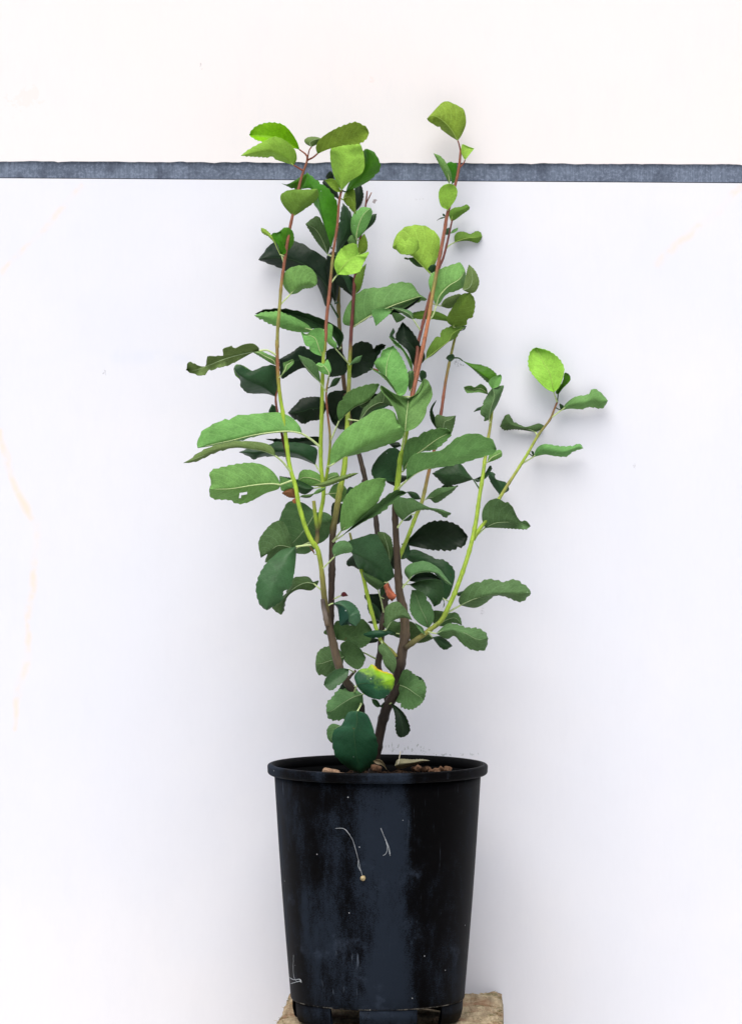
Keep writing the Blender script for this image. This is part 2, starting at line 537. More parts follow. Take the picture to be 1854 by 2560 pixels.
def blk(u, v):     # u across, v front(0)..back(1): the top sheet
    y = -0.16 + 0.343 * v
    xl = -0.131 + 0.025 * v; xr = 0.162 + 0.010 * v
    x = xl + (xr - xl) * u
    edge = min(u, 1 - u, v, 1 - v)
    z = -0.0015 - 0.006 * math.exp(-edge * 38)
    rim = max(0.0, math.hypot(x - 0.008, y) - 0.112)
    z += min(1, rim * 22) * (0.0035 + 0.003 * mnoise.noise(Vector((x * 34, y * 34, 0))) + 0.0016 * mnoise.noise(Vector((x * 110, y * 110, 2))))
    z += min(1, rim * 14) * 0.007 * max(0, v - 0.5) * 2
    x += 0.0025 * mnoise.noise(Vector((x * 40, y * 60, 5)))
    return Vector((x, y, z))
v, f = [], []
for j in range(N + 1):
    for i in range(N + 1):
        v.append(blk(i / N, j / N))
for j in range(N):
    for i in range(N):
        a = j * (N + 1) + i
        f.append((a, a + 1, a + N + 2, a + N + 1))
loop = [i for i in range(N + 1)] + [j * (N + 1) + N for j in range(1, N + 1)] + \
       [N * (N + 1) + i for i in range(N - 1, -1, -1)] + [j * (N + 1) for j in range(N - 1, 0, -1)]
prev = loop
for lev in range(1, 9):
    z = -0.012 + (GZ + 0.012) * (lev - 1) / 7 if lev > 1 else -0.012
    cur = []
    for k in loop:
        p = v[k].copy(); 
        p.x += 0.003 * mnoise.noise(Vector((p.x * 20, p.y * 20, z * 30)))
        p.y += 0.003 * mnoise.noise(Vector((p.x * 20 + 9, p.y * 20, z * 30)))
        p.z = z
        cur.append(len(v)); v.append(p)
    for k in range(len(loop)):
        k2 = (k + 1) % len(loop)
        f.append((prev[k], cur[k], cur[k2], prev[k2]))
    prev = cur
f.append(tuple(prev[::-1]))
me = bpy.data.meshes.new('block_body'); me.from_pydata(v, [], f); smooth(me); me.update()
link('block_body', me, block, [M_BLOCK])
# moss and dry fibres lying on the block: uncountable
def fibres(name, pts, mat, parent):
    vv, ff = [], []
    for (p, q, r) in pts:
        d = (q - p).normalized(); a = d.orthogonal().normalized(); b = d.cross(a)
        mid = (p + q) / 2 + a * random.uniform(-1, 1) * (q - p).length * 0.25
        o = len(vv)
        for c_, rr in ((p, r), (mid, r), (q, r * 0.4)):
            for th in (0, 2.1, 4.2):
                vv.append(c_ + (a * math.cos(th) + b * math.sin(th)) * rr)
        for s in range(2):
            for k in range(3):
                ff.append((o + s * 3 + k, o + s * 3 + (k + 1) % 3, o + s * 3 + 3 + (k + 1) % 3, o + s * 3 + 3 + k))
    me = bpy.data.meshes.new(name); me.from_pydata(vv, [], ff); me.update()
    return tag(link(name, me, parent, [mat]), kind='stuff')
pts = []
for k in range(520):
    u, w = random.random(), random.random()
    if random.random() < 0.55:
        s = random.choice((0, 1, 2)); e = abs(random.gauss(0, 0.03))
        u, w = ((e, w), (1 - e, w), (u, 1 - e))[s]
    p = blk(min(1, max(0, u)), min(1, max(0, w)))
    if math.hypot(p.x - 0.008, p.y) < 0.114: continue
    q = p + Vector((random.gauss(0, 0.0028), random.gauss(0, 0.0028), random.uniform(0.0002, 0.0018)))
    pts.append((p, q, 0.00025))
fibres('moss', pts[:260], mat_plain('moss', lin((98, 98, 52)), 0.9, 0.1, 0.4, 200), block)
fibres('dry_fibres', pts[260:], mat_plain('dry_fibre', lin((178, 156, 112)), 0.9, 0.1, 0.3, 200), block)

# ------------------------------------------------------------------ pot
PX = (943 - CX) * D / F                     # pot axis
pot = empty('nursery_pot', (PX, 0, 0))
tag(pot, 'round black plastic nursery pot holding the shrub, dusty, with drainage slots', 'pot')
SEG = 120
def lathe(name, prof, parent, mat, skip=None, seg=SEG):
    v, f = [], []
    n = len(prof)
    for i in range(seg):
        th = 2 * math.pi * i / seg
        for (r, z) in prof:
            wob = 1 + 0.004 * math.sin(2 * th + 0.6) + 0.0015 * math.sin(5 * th)
            v.append((PX + r * wob * math.sin(th), -r * wob * math.cos(th), z))
    for i in range(seg):
        if skip and skip(i): continue
        i2 = (i + 1) % seg
        for k in range(n - 1):
            f.append((i * n + k, i2 * n + k, i2 * n + k + 1, i * n + k + 1))
    me = bpy.data.meshes.new(name); me.from_pydata(v, [], f)
    bm = bmesh.new(); bm.from_mesh(me)
    bmesh.ops.remove_doubles(bm, verts=bm.verts, dist=1e-6)
    bmesh.ops.recalc_face_normals(bm, faces=bm.faces)
    bm.to_mesh(me); bm.free()
    smooth(me); me.update()
    return link(name, me, parent, [mat])
def arc(cx, cz, r, a0, a1, n=6):
    return [(cx + r * math.cos(math.radians(a0 + (a1 - a0) * i / n)), cz + r * math.sin(math.radians(a0 + (a1 - a0) * i / n))) for i in range(n + 1)]
RT, RB, HS = 0.1312, 0.1102, 0.0262         # body radius under the rim, at the seam; seam height
body = [(RB - 0.0012, HS - 0.0004), (RB + 0.0002, HS + 0.0022)]
for i in range(1, 21):
    t = i / 20
    body.append((RB + (RT - RB) * t + 0.0012 * math.sin(math.pi * t), HS + 0.002 + (0.3115 - HS - 0.002) * t))
body += [(RT - 0.002, 0.3116)] + [(RT - 0.002 - (RT - RB) * t, 0.3116 - (0.3116 - HS) * t) for t in (0.03, 0.1, 0.3, 0.6, 0.9, 1.0)]
body += [(RB - 0.0035, HS - 0.0004), (RB - 0.0012, HS - 0.0004)]
M_POTIN = mat_plain('black_plastic_inside', lin((9, 10, 11)), 0.7, 0.05)
def inside_black(o):
    o.data.materials.append(M_POTIN)
    for p in o.data.polygons:
        if (p.center.x - PX) * p.normal.x + p.center.y * p.normal.y < -0.02:
            p.material_index = 1
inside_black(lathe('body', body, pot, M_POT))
rim = [(RT - 0.0015, 0.3104), (RT + 0.001, 0.3106)] + arc(0.1352, 0.3142, 0.0045, -70, 10) + arc(0.1366, 0.3198, 0.0034, -10, 90) + \
      [(0.1340, 0.3230), (0.1315, 0.3222), (RT - 0.0025, 0.3190), (RT - 0.0025, 0.3112), (RT - 0.0015, 0.3104)]
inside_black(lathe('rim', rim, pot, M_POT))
def slot(i):
    th = (360.0 * (i + 0.5) / SEG + 21 + 10.5) % 60.0
    return th < 21.0
skirt = [(RB - 0.0018, HS - 0.0006), (RB - 0.0022, 0.013), (RB - 0.0045, 0.0035), (RB - 0.0065, 0.0006), (RB - 0.0095, 0.0006),
         (RB - 0.0065, 0.013), (RB - 0.0042, HS - 0.0006), (RB - 0.0018, HS - 0.0006)]
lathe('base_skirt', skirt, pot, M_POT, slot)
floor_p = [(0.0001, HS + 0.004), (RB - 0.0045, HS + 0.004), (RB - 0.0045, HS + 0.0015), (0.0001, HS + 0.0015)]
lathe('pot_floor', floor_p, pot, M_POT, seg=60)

# ------------------------------------------------------------------ soil
M = NT('potting_mix')
co = M.obj()
n1 = M.noise(co, 120, 6, 0.7); n2 = M.noise(co, 45, 4, 0.6)
c = M.mix(M.ramp(n1, 0.35, 0.68), lin((22, 17, 13)), lin((74, 54, 38)))
M.principled(c, 0.95, 0.1, normal=M.bump(n1, 1.0, 0.006))
v, f = [], []
NR, NA = 26, 90
SOILZ = 0.3015
def soil_z(x, y):
    return SOILZ + 0.003 * mnoise.noise(Vector((x * 40, y * 40, 1))) + 0.0032 * mnoise.noise(Vector((x * 130, y * 130, 4)))
for j in range(NR + 1):
    r = 0.1265 * j / NR
    for i in range(NA):
        th = 2 * math.pi * i / NA
        x, y = PX + r * math.sin(th), -r * math.cos(th)
        v.append((x, y, soil_z(x, y)))
for j in range(NR):
    for i in range(NA):
        i2 = (i + 1) % NA
        f.append((j * NA + i, j * NA + i2, (j + 1) * NA + i2, (j + 1) * NA + i))
rs_ = random.Random(3)
for k in range(900):
    a_, rr_ = rs_.uniform(0, 6.283), 0.122 * math.sqrt(rs_.random())
    x, y = PX + rr_ * math.sin(a_), -rr_ * math.cos(a_)
    z = soil_z(x, y); s_ = rs_.uniform(0.0008, 0.0028); o_ = len(v)
    for q in ((1, 0, 0), (-1, 0, 0), (0, 1, 0), (0, -1, 0), (0, 0, 1), (0, 0, -1)):
        v.append((x + q[0] * s_ * rs_.uniform(0.6, 1.6), y + q[1] * s_ * rs_.uniform(0.6, 1.6), z + 0.0005 + q[2] * s_ * rs_.uniform(0.5, 1.2)))
    for (i, j, k2) in ((0, 2, 4), (2, 1, 4), (1, 3, 4), (3, 0, 4), (2, 0, 5), (1, 2, 5), (3, 1, 5), (0, 3, 5)):
        f.append((o_ + i, o_ + j, o_ + k2))
me = bpy.data.meshes.new('potting_soil'); me.from_pydata(v, [], f); smooth(me); me.update()
tag(link('potting_soil', me, mats=[M.mat]), 'dark brown potting soil inside the black pot', 'soil', 'stuff')
M_BARK = mat_plain('bark_chip', lin((132, 108, 88)), 0.9, 0.1, 0.4, 240)
M_BARKD = mat_plain('bark_chip_dark', lin((88, 66, 50)), 0.9, 0.1, 0.4, 240)

def chip(loc, size, rot, mat, label, group=None):
    bm = bmesh.new()
    bmesh.ops.create_icosphere(bm, subdivisions=3, radius=1)
    for vtx in bm.verts:
        p = vtx.co
        e = 1.0
        q = Vector([math.copysign(abs(a) ** 0.55, a) for a in p])
        q *= 1 + 0.22 * mnoise.noise(q * 1.7 + Vector(loc) * 300) + 0.10 * mnoise.noise(q * 5 + Vector(loc) * 100)
        vtx.co = Vector((q.x * size[0], q.y * size[1], q.z * size[2]))
    me = bpy.data.meshes.new('bark_chip'); bm.to_mesh(me); bm.free()
    smooth(me)
    o = link('bark_chip', me, mats=[mat])
    o.location = loc; o.rotation_euler = rot
    tag(o, label, 'bark chip', group=group)
    return o
chip(tuple(P(828, 1933, 7.5)), (0.011, 0.006, 0.0055), (0.1, 0.15, 0.3), M_BARK, 'pale bark chip on the soil at the left, the largest chip')
chip(tuple(P(852, 1937, 9.0)), (0.008, 0.006, 0.003), (0.0, 0.1, -0.2), M_BARK, 'low bark chip on the soil just right of the largest chip')
chip(tuple(P(940, 1921, 6)), (0.007, 0.005, 0.004), (0.1, 0.2, 0.5), M_BARKD, 'brown bark chip beside the trunk under the curled dry leaf')
for k in range(9):
    nth = ('leftmost', 'second', 'third', 'fourth', 'fifth', 'sixth', 'seventh', 'eighth', 'rightmost')[k]
    chip(tuple(P(1036 + k * 11 + random.uniform(-3, 3), 1921 + random.uniform(-2, 7), random.uniform(3, 8))),
         (random.uniform(0.0028, 0.0046), 0.004, random.uniform(0.002, 0.003)), (random.random(), random.random(), random.random() * 3),
         M_BARKD, nth + (' of the' if k in (0, 8) else ' from the left of the') + ' small bark chips on the right of the soil', 'bark chips at the right of the soil')

# ------------------------------------------------------------------ the shrub: tracing helpers
ORG = {'A': (550, 240), 'B': (900, 240), 'C': (550, 540), 'D': (850, 540), 'E': (450, 840), 'F': (800, 840), 'G': (1130, 840),
       'H': (450, 1140), 'I': (750, 1140), 'J': (1000, 1140), 'K': (600, 1340), 'L': (900, 1340), 'M': (750, 1600)}
ZF = 400.0 / 1643.0
def pts2(s, reg=None):
    out = []
    for tok in s.split():
        r = reg
        if tok[0].isalpha():
            r, tok = tok[0], tok[1:]
        x, y = tok.split(',')
        ox, oy = ORG[r]
        out.append(Vector((ox + float(x) * ZF, oy + float(y) * ZF)))
    return out

shrub = empty('shrub', (PX, 0, SOILZ))
tag(shrub, 'leafy green shrub with red and green stems growing in the black pot', 'shrub')

BARK = tuple(v * 0.9 for v in lin((66, 54, 40))); BARKL = lin((98, 84, 66)); DARKB = lin((44, 34, 27))
GRN = lin((140, 166, 50)); GRNB = lin((152, 184, 60)); OLV = lin((128, 126, 62)); RED = lin((126, 76, 54)); REDD = lin((100, 50, 42))
STEMS = []      # every sampled stem point: (x, y, depth, radius) in photograph pixels / cm
def stem(s, depth, rad, cols, label=None, n=None, name='stem'):
    raw = pts2(s)
    n = n or max(12, 5 * len(raw))
    path2 = cr(raw, n)
    path, rr, cc = [], [], []
    for i, q in enumerate(path2):
        t = i / (n - 1)
        d = interp(depth, t); r = interp(rad, t)
        path.append(P(q.x, q.y, d))
        sc = (D - d / 100) / F
        rr.append(r * sc)
        cc.append(interp(cols, t))
        STEMS.append((q.x, q.y, d, r))
    # nodes: slight swellings
    for i in range(3, n - 2, random.choice((7, 8, 9))):
        rr[i] *= 1.16
    me = tube_mesh(name, path, rr, 10, cc, wob=0.10)
    o = link(name, me, shrub, [M_STEM])
    if label: o['label'] = label
    return o

stem('M560,1500 M590,1200 M630,760 M570,580 M470,420 K1010,1320 K940,1040 K900,860 K870,680 K850,480 K830,300 K800,150 K760,85 H1350,870 H1290,740 H1220,500 H1190,330 H1130,120 E1090,1080 E1060,820 E1030,640 E1010,450 E1000,250 E995,50 C590,1350 C590,1200 C610,950 C630,700 C660,480 C700,220 C735,40 A800,980 A840,820 A890,680 A895,620',
     [0, 1.5, 3, 3.5, 3, 2, 0, -3, -6], [(0, 8), (0.12, 9.5), (0.2, 11), (0.27, 9), (0.33, 6.3), (0.5, 5.3), (0.75, 4.2), (0.95, 3.6), (1, 2.6)],
     [(0, DARKB), (0.15, DARKB), (0.2, BARKL), (0.27, BARK), (0.33, OLV), (0.38, GRN), (0.45, GRNB), (0.6, GRN), (0.66, RED), (0.70, OLV), (0.78, OLV), (0.82, RED), (1, RED)])
stem('K930,960 K935,690 K945,250 I325,1250 I335,800 I360,640 I400,400 I450,150 F255,1280 F280,900 F295,500 F300,320 F310,130 D110,1250 D130,950 D150,650 D165,560 D200,300 A1440,1450 A1490,1150 A1510,975',
     [1, 0.5, -1, -4, -8, -12, -15, -17], [(0, 8), (0.25, 8.5), (0.42, 7), (0.5, 6), (0.7, 4.6), (0.9, 3.5), (1, 1.6)],
     [(0, DARKB), (0.27, BARK), (0.34, OLV), (0.4, GRN), (0.5, GRN), (0.58, OLV), (0.62, GRN), (0.68, REDD), (1, REDD)])
stem('A1497,1110 A1525,1050 A1555,990', [-16.8, -16.5], [1.6, 1.2], [REDD, RED], n=6, name='twig')
stem('M900,620 M850,430 M800,270 M820,160 K1440,1200 K1455,950 K1490,700 I820,1100 I790,780 I770,600 I720,480 I650,240 F470,1500 F400,1220 F310,900 F255,560 F230,350 C1240,1400 C1225,1150 C1215,900 C1215,720 C1200,500',
     [-1, -3, -6, -10, -14, -17, -18], [(0, 9), (0.3, 7), (0.6, 6), (1, 4.5)], [DARKB, BARK, DARKB, BARK, lin((96, 74, 50)), OLV])
stem('I165,905 I178,800 I160,640 I148,540 I140,460', [3, 2.6], [5.5, 4.5], [(0, OLV), (0.3, BARK), (0.6, GRN), (1, OLV)], 'green stem ending in a brown cut stub')
stem('I172,790 I195,690 I215,560 I240,420 I235,280 I215,100 E1445,1100 E1455,800 E1460,500 E1470,250 E1480,50 C1075,1400 C1090,1100 C1115,850 C1135,650 C1165,350 C1205,80 A1220,1100 A1245,970',
     [2.6, 2, 1, -1, -4, -7], [(0, 5.2), (0.3, 5), (0.6, 4.4), (1, 3)], [(0, BARK), (0.06, GRN), (0.3, GRN), (0.45, GRN), (0.54, OLV), (0.6, RED), (0.75, RED), (0.8, OLV), (0.84, RED), (1, RED)])
stem('I262,255 E1525,1300 E1540,1050 E1515,800 E1500,600 E1525,430', [1.2, 1.6, 1.4], [4.2, 3.6, 3, 2.6, 2.2], [GRN, GRN, OLV, RED, RED, OLV])
stem('M720,1500 M770,1230 M820,950 M880,720 M960,560 M1010,330 L430,1200 L455,1050 L460,920 L440,750 L400,560 L385,300 L368,20 I978,700 I972,560 I985,400 I1010,200 I1035,0 F850,1180 F880,1000 F905,800 F940,640 F975,480 F1020,280 F1075,20 D850,1350 D900,1090 D940,850 D975,660 D1000,520 D1045,290 D1075,120 D1095,0 B930,1080 B980,890 B1015,720 B1030,560',
     [0, 0.5, 1, 2, 2, 0, -4, -9, -13, -15], [(0, 12), (0.2, 13.5), (0.28, 11), (0.36, 8.5), (0.45, 7.5), (0.55, 6), (0.7, 4.8), (0.9, 4.3), (1, 3)],
     [(0, DARKB), (0.18, DARKB), (0.24, BARKL), (0.34, BARK), (0.43, BARK), (0.45, GRN), (0.54, GRNB), (0.565, OLV), (0.59, RED), (0.74, lin((158, 98, 62))), (0.8, OLV), (0.82, RED), (1, RED)])
stem('F925,760 F960,420 F995,200 D800,1310 D830,1180 D880,980 D930,790 D1010,540 D1060,420 D1110,220 D1140,80 B945,1270', [-5, -9, -12, -14.5, -17], [4.8, 4.4, 4, 3.4, 2], [OLV, RED, REDD, RED, REDD, REDD])
stem('I1005,1080 I1040,985 I1110,820 I1190,610 I1250,470 I1320,160 F1175,1150 F1240,800 F1260,650 F1290,450 F1330,250 F1380,30 D1180,1250 D1230,1130', [1, -4, -9, -13, -16], [5.2, 4.8, 4.2, 3.8, 3.2], [GRN, GRN, OLV, RED, REDD, RED, OLV, OLV])
stem('L450,1160 L500,1120 L600,1050 L720,960 L830,870 L900,740 L980,560 L1090,250 L1150,30 J780,650 J815,400 J840,250 J870,30 G360,1100 G385,950 G400,840 G430,650 G465,545', [1.5, 0, -3, -7, -10, -13, -15], [(0, 8), (0.1, 6), (0.5, 5.4), (0.75, 4.6), (1, 2.4)], [(0, BARK), (0.08, OLV), (0.2, GRN), (0.7, GRN), (0.85, OLV), (1, GRN)])
stem('J750,860 J800,770 J880,660 J1020,430 J1100,300 J1210,130 J1290,0 G760,1230 G880,1020 G1000,860 G1050,740 G1075,680', [-6.5, -9, -12.5, -16, -17.5], [4.8, 4.4, 3.8, 3.4, 2.4], [GRN, GRN, OLV, GRN, OLV, RED])
stem('L372,1240 M960,130 M840,20 K1400,960 K1350,780 K1300,580 K1250,370 I560,1000 I510,790', [1.5, -1, -3, -5], [4, 5, 5, 4.4, 3], [OLV, GRN, GRN, GRN, OLV])
stem('H1120,110 E1090,1200 E1050,1030 E1000,780 E982,640 E1000,540', [1.6, 0.5, -1.5], [3.8, 3.2, 2.6], [BARK, REDD, REDD, RED])
stem('K895,920 K862,760 K846,650', [3.4, 4.0], [6.5, 5.5], [BARKL, lin((120, 110, 102)), lin((60, 52, 48))], 'grey cut stub beside the main stem', n=12)
stem('M470,440 M510,380 M570,315', [2, 1], [4, 3], [DARKB, BARK], n=8, name='twig')
stem('K950,655 K1000,625 K1050,605', [2, 2.5], [1.2, 1], [REDD, BARK], n=6, name='twig')

# ------------------------------------------------------------------ leaves
def nearest_stem(q, d, maxpx):
    best, bs = None, 1e9
    for (x, y, sd, r) in STEMS:
        e = math.hypot(x - q.x, y - q.y)
        if e > maxpx: continue
        sc = e + 2.2 * abs(sd - d)
        if sc < bs: bs, best = sc, (x, y, sd, r)
    return best

ALL_LEAVES = []
def leaf(reg, cls, d, left, right, mid=None, pet=None, dt=None, fold=-1, tv=0.0, teeth=1.0, rib=None, label=None, petred=False, bow=None, name='leaf', hole=None, crum=0, nib=True):
    L = pts2(left, reg)
    base, tip = L[0], L[-1]
    R = [base] + pts2(right, reg) + [tip]
    length = (tip - base).length
    size = max(length, max((p - q).length for p in L for q in R))
    NT_ = 40 if size > 70 else (26 if size > 30 else 14)
    NS = 6
    Lc, Rc = cr(L, NT_), cr(R, NT_)
    if mid:
        Mm = pts2(mid, reg)
        if (Mm[0] - base).length > 3: Mm = [base] + Mm
        if (Mm[-1] - tip).length > 6: Mm = Mm + [tip]
        Mm[0] = base; Mm[-1] = tip
        Mc = cr(Mm, NT_)
    else:
        Mc = [(a + b) / 2 for a, b in zip(Lc, Rc)]
    rs = random.Random(int(base.x * 7 + base.y * 13))
    if dt is None: dt = rs.uniform(-0.6, 1.2) * min(1.5, size / 80)
    if bow is None: bow = rs.uniform(0.2, 0.9) * min(1.2, size / 120)
    cup = rs.uniform(0.25, 0.85) * min(1.0, size / 120)
    vee = rs.uniform(0.0, 0.6) * min(1.0, size / 120)
    if fold < 0 and rs.random() < 0.3: cup, vee = -cup * 0.7, -vee * 0.7
    if tv == 0.0: tv = rs.uniform(-0.28, 0.28)
    seed = rs.uniform(0, 90)
    ph = rs.uniform(0, 6.28)
    amp = min(2.8, 0.018 * size) * teeth
    per = rs.choice((3, 4)); off = rs.randrange(4)
    bites = [(rs.choice((-1, 1)), rs.uniform(0.35, 0.9), rs.uniform(0.02, 0.06), rs.uniform(0.06, 0.22)) for _ in range(rs.choice((0, 1, 1, 2)))] if size > 60 and nib else []
    rows, rib_line = [], []
    for i in range(NT_):
        t = i / (NT_ - 1)
        vl, vr = (Lc[i] - Mc[i]).length, (Rc[i] - Mc[i]).length
        W = max(vl, vr)
        row = []
        dm = d + dt * t + bow * math.sin(math.pi * t)
        rib_line.append((Mc[i].x, Mc[i].y, dm))
        saw = ((i + off) % per) / (per - 1.0) - 0.4
        for side, E, vv in ((-1, Lc[i], vl), (1, Rc[i], vr)):
            dz = min(2.6, math.sqrt(max(0.0, W * W - vv * vv)) / 19.7 * 0.75)
            rng = range(NS, 0, -1) if side < 0 else range(0, NS + 1)
            for k in rng:
                s = k / NS
                sb = s
                for (bs_, bt, bw, bd) in bites:
                    if bs_ == side: sb *= 1 - bd * math.exp(-((t - bt) / bw) ** 2)
                p = Mc[i].lerp(E, sb)
                if k == NS and vv > 3 and 0.25 < t < 0.985:
                    p = p + (E - Mc[i]).normalized() * amp * saw * min(1, (t - 0.25) * 4) * rs.uniform(0.5, 1.3)
                wav = 0.10 * math.sin(7 * t + ph + side) * s * s * min(1.5, size / 80)
                nz = mnoise.noise(Vector((p.x / 34.0, p.y / 34.0, seed))) * 0.20 + mnoise.noise(Vector((p.x / 13.0, p.y / 13.0, seed + 5))) * 0.055
                vq = (t * 8.5 - 2.3 * s ** 1.25 + (0.37 if side > 0 else 0)) % 1.0
                nz += 0.05 * math.sin(math.pi * vq) * s * (1.2 - s)
                nz *= min(1.3, size / 90) * (0.3 + 0.7 * s) * (1 if crum == 0 else crum)
                dd = dm + fold * dz * s + fold * (cup * s * s + vee * s) + wav + nz + tv * (p.y - base.y) / 19.7
                dd = max(dd, -WALL_Y * 100 + 0.35)
                row.append((p.x, p.y, dd, t, 0.5 + 0.5 * side * s))
        rows.append(row)
    nc = len(rows[0])
    front = [[P(q[0], q[1], q[2]) for q in row] for row in rows]
    th = 0.00022
    verts, faces, uvs, mi = [], [], [], []
    def vid(p, uv):
        verts.append(p); uvs.append(uv); return len(verts) - 1
    back_off = Vector((0, th * 1.6, 0))
    # normals for the offset
    nrm = [[None] * nc for _ in rows]
    for i in range(NT_):
        for j in range(nc):
            a = front[min(NT_ - 1, i + 1)][j] - front[max(0, i - 1)][j]
            b = front[i][min(nc - 1, j + 1)] - front[i][max(0, j - 1)]
            n_ = a.cross(b)
            n_ = n_.normalized() if n_.length > 1e-12 else Vector((0, -1, 0))
            if n_.y > 0: n_ = -n_
            nrm[i][j] = n_
    A = [[vid(front[i][j] + nrm[i][j] * th, (rows[i][j][3], rows[i][j][4])) for j in range(nc)] for i in range(NT_)]
    B = [[vid(front[i][j] - nrm[i][j] * th, (rows[i][j][3], rows[i][j][4])) for j in range(nc)] for i in range(NT_)]
    for i in range(NT_ - 1):
        for j in range(nc - 1):
            if hole and (i, j) in hole: continue
            faces.append((A[i][j], A[i][j + 1], A[i + 1][j + 1], A[i + 1][j])); mi.append(0)
            faces.append((B[i][j], B[i + 1][j], B[i + 1][j + 1], B[i][j + 1])); mi.append(1)
    edge = [(i, 0) for i in range(NT_)] + [(i, nc - 1) for i in range(NT_ - 1, -1, -1)]
    E1 = [vid(verts[A[i][j]].copy(), uvs[A[i][j]]) for i, j in edge]
    E2 = [vid(verts[B[i][j]].copy(), uvs[B[i][j]]) for i, j in edge]
    for k in range(len(edge) - 1):
        faces.append((E1[k], E1[k + 1], E2[k + 1], E2[k])); mi.append(0)
    # orient the front sheet to the viewer side of the leaf
    me = bpy.data.meshes.new(name)
    me.from_pydata(verts, [], faces)
    uvl = me.uv_layers.new(name='UVMap')
    for lp in me.loops:
        uvl.data[lp.index].uv = uvs[lp.vertex_index]
    for k, p in enumerate(me.polygons):
        p.material_index = mi[k]; p.use_smooth = True
    f0 = sum((me.polygons[k].normal.y * me.polygons[k].area) for k in range(len(mi)) if mi[k] == 0)
    if f0 > 0:
        me.flip_normals()
    me.update()
    o = link(name, me, shrub, [mat_leaf(cls), mat_leaf(BACK[cls])])
    if label: o['label'] = label
    # midrib: a tapering ridge on the face towards the viewer
    under = cls in ('yel', 'ylo', 'mid', 'midg', 'grey', 'greyd', 'olive', 'lime2')
    if rib is None: rib = 1.0 if under else 0.55
    if size > 32 and rib > 0:
        rmat = M_RIBY if cls in ('lime', 'lime2', 'yel', 'ylo') else (M_RIBG if cls in ('grey', 'greyd', 'olive') else (M_RIB if under else M_RIBD))
        r0 = (0.0006 + 0.0000022 * size) * (1.0 if rmat is M_RIB else (0.7 if rmat is not M_RIBD else 0.5)) * (0.6 + 0.4 * rib)
        line = [P(x, y, z) for (x, y, z) in rib_line]
        lo = [p + Vector((0, -0.00025, 0)) for p in line[:int(NT_ * 0.93)]]
        me2 = tube_mesh('midrib', lo, [r0 * (1 - 0.85 * i / len(lo)) for i in range(len(lo))], 6)
        link('midrib', me2, o, [rmat])
    # petiole to the stem that carries the leaf
    if name == 'leaf' and pet != '':
        pp = pts2(pet, reg) if pet else []
        endq = pp[-1] if pp else base
        hit = nearest_stem(endq, d, 26 if pet else (60 if rib > 0 else 24))
        ctrl = [base.copy()] + pp
        dend = hit[2] if hit else d - 0.3
        if hit and ((Vector(hit[:2]) - endq).length > 1.5):
            if pp: ctrl[-1] = Vector(hit[:2])
            else: ctrl.append(Vector(hit[:2]))
        if len(ctrl) > 1 and (ctrl[-1] - ctrl[0]).length > 2:
            c2 = cr(ctrl, 12)
            d0 = rib_line[0][2]
            pth = [P(q.x, q.y, d0 + (dend - d0) * (i / 11.0)) for i, q in enumerate(c2)]
            r0 = 0.0008 + 0.0000028 * size
            me3 = tube_mesh('petiole', pth, [r0 * (0.85 + 0.35 * (i / 11.0) ** 2) for i in range(12)], 6)
            link('petiole', me3, o, [M_PETR if petred else (M_RIB if (under or d > -6) else M_RIBD)])
    ALL_LEAVES.append(o)
    return o

# ---- top left shoots
leaf('A','lime',-6.5,'815,550 790,470 720,360 640,292 520,272 400,295 330,345 300,400','760,535 640,515 520,475 410,470 350,437',mid='815,550 690,480 520,430 300,400',pet='870,590 895,640',petred=True,fold=1)
leaf('A','yel',-5,'755,710 788,640 760,540 660,450 550,420 420,482 290,555 215,613','690,690 600,662 480,632 340,622',mid='755,710 640,610 480,560 215,613',pet='790,730 832,778',petred=True)
leaf('A','olive',-4.2,'940,522 885,492 866,455 905,424 980,420 1065,445','985,500 1020,472',pet='915,560 905,640',petred=True)
leaf('A','yel',-5.2,'1000,592 985,520 1040,430 1180,340 1360,272 1440,276 1500,318 1527,380','1130,540 1280,505 1430,488 1500,440',mid='1000,592 1180,500 1350,420 1500,345',pet='955,630 920,670',petred=True,tv=-0.3)
leaf('A','lime2',-6.3,'1245,972 1195,880 1150,750 1132,560 1200,470 1330,440','1340,870 1460,785 1482,660 1440,500',mid='1245,972 1265,820 1300,620',teeth=0.4)
leaf('A','up',-8.5,'1290,985 1330,885 1420,760 1470,640 1475,555 1512,543','1400,940 1540,862 1645,735 1590,590')
leaf('A','yel',-6.9,'1240,985 1190,872 1140,850 1078,862','1190,980 1130,930')
leaf('A','yel',-9,'1262,1065 1290,985 1372,955 1390,1090 1392,1215','1300,1120 1350,1172')
leaf('A','vdark_shade',-15,'1225,1065 1180,930 1080,860 1050,890','1120,1000 1080,950',rib=0)
leaf('A','vdark_shade',-17.5,'1395,1180 1370,1060 1390,940 1440,895','1450,1110 1472,1000',rib=0)
leaf('A','vdark_shade',-16,'1110,860 1085,830 1130,770 1160,800','1150,880 1170,850',rib=0)
leaf('A','up',-8,'1140,1560 1080,1350 1012,1180 958,1095 1000,1000 900,930 840,955 890,785','1190,1350 1205,1120 1120,965 1000,868',mid='1140,1560 1060,1300 1010,1060 930,900')
leaf('A','up',-6.8,'830,965 770,968 700,930 635,900','870,880 885,800 760,872 690,908',rib=0)
leaf('A','ylo',-3.8,'750,1235 655,1130 618,1040 660,985 740,962 860,962 1000,955','812,1200 930,1120 1010,1030',mid='750,1235 830,1130 930,1035',pet='740,1250')
leaf('A','greyd',-13,'1105,1630 1010,1520 930,1400 878,1316','1135,1490 1060,1320 1005,1235 930,1270',mid='1105,1630 1060,1500 980,1370')
leaf('A','dark',-13.6,'1185,1643 1200,1450 1230,1250 1262,1100','1290,1510 1375,1380 1340,1200')
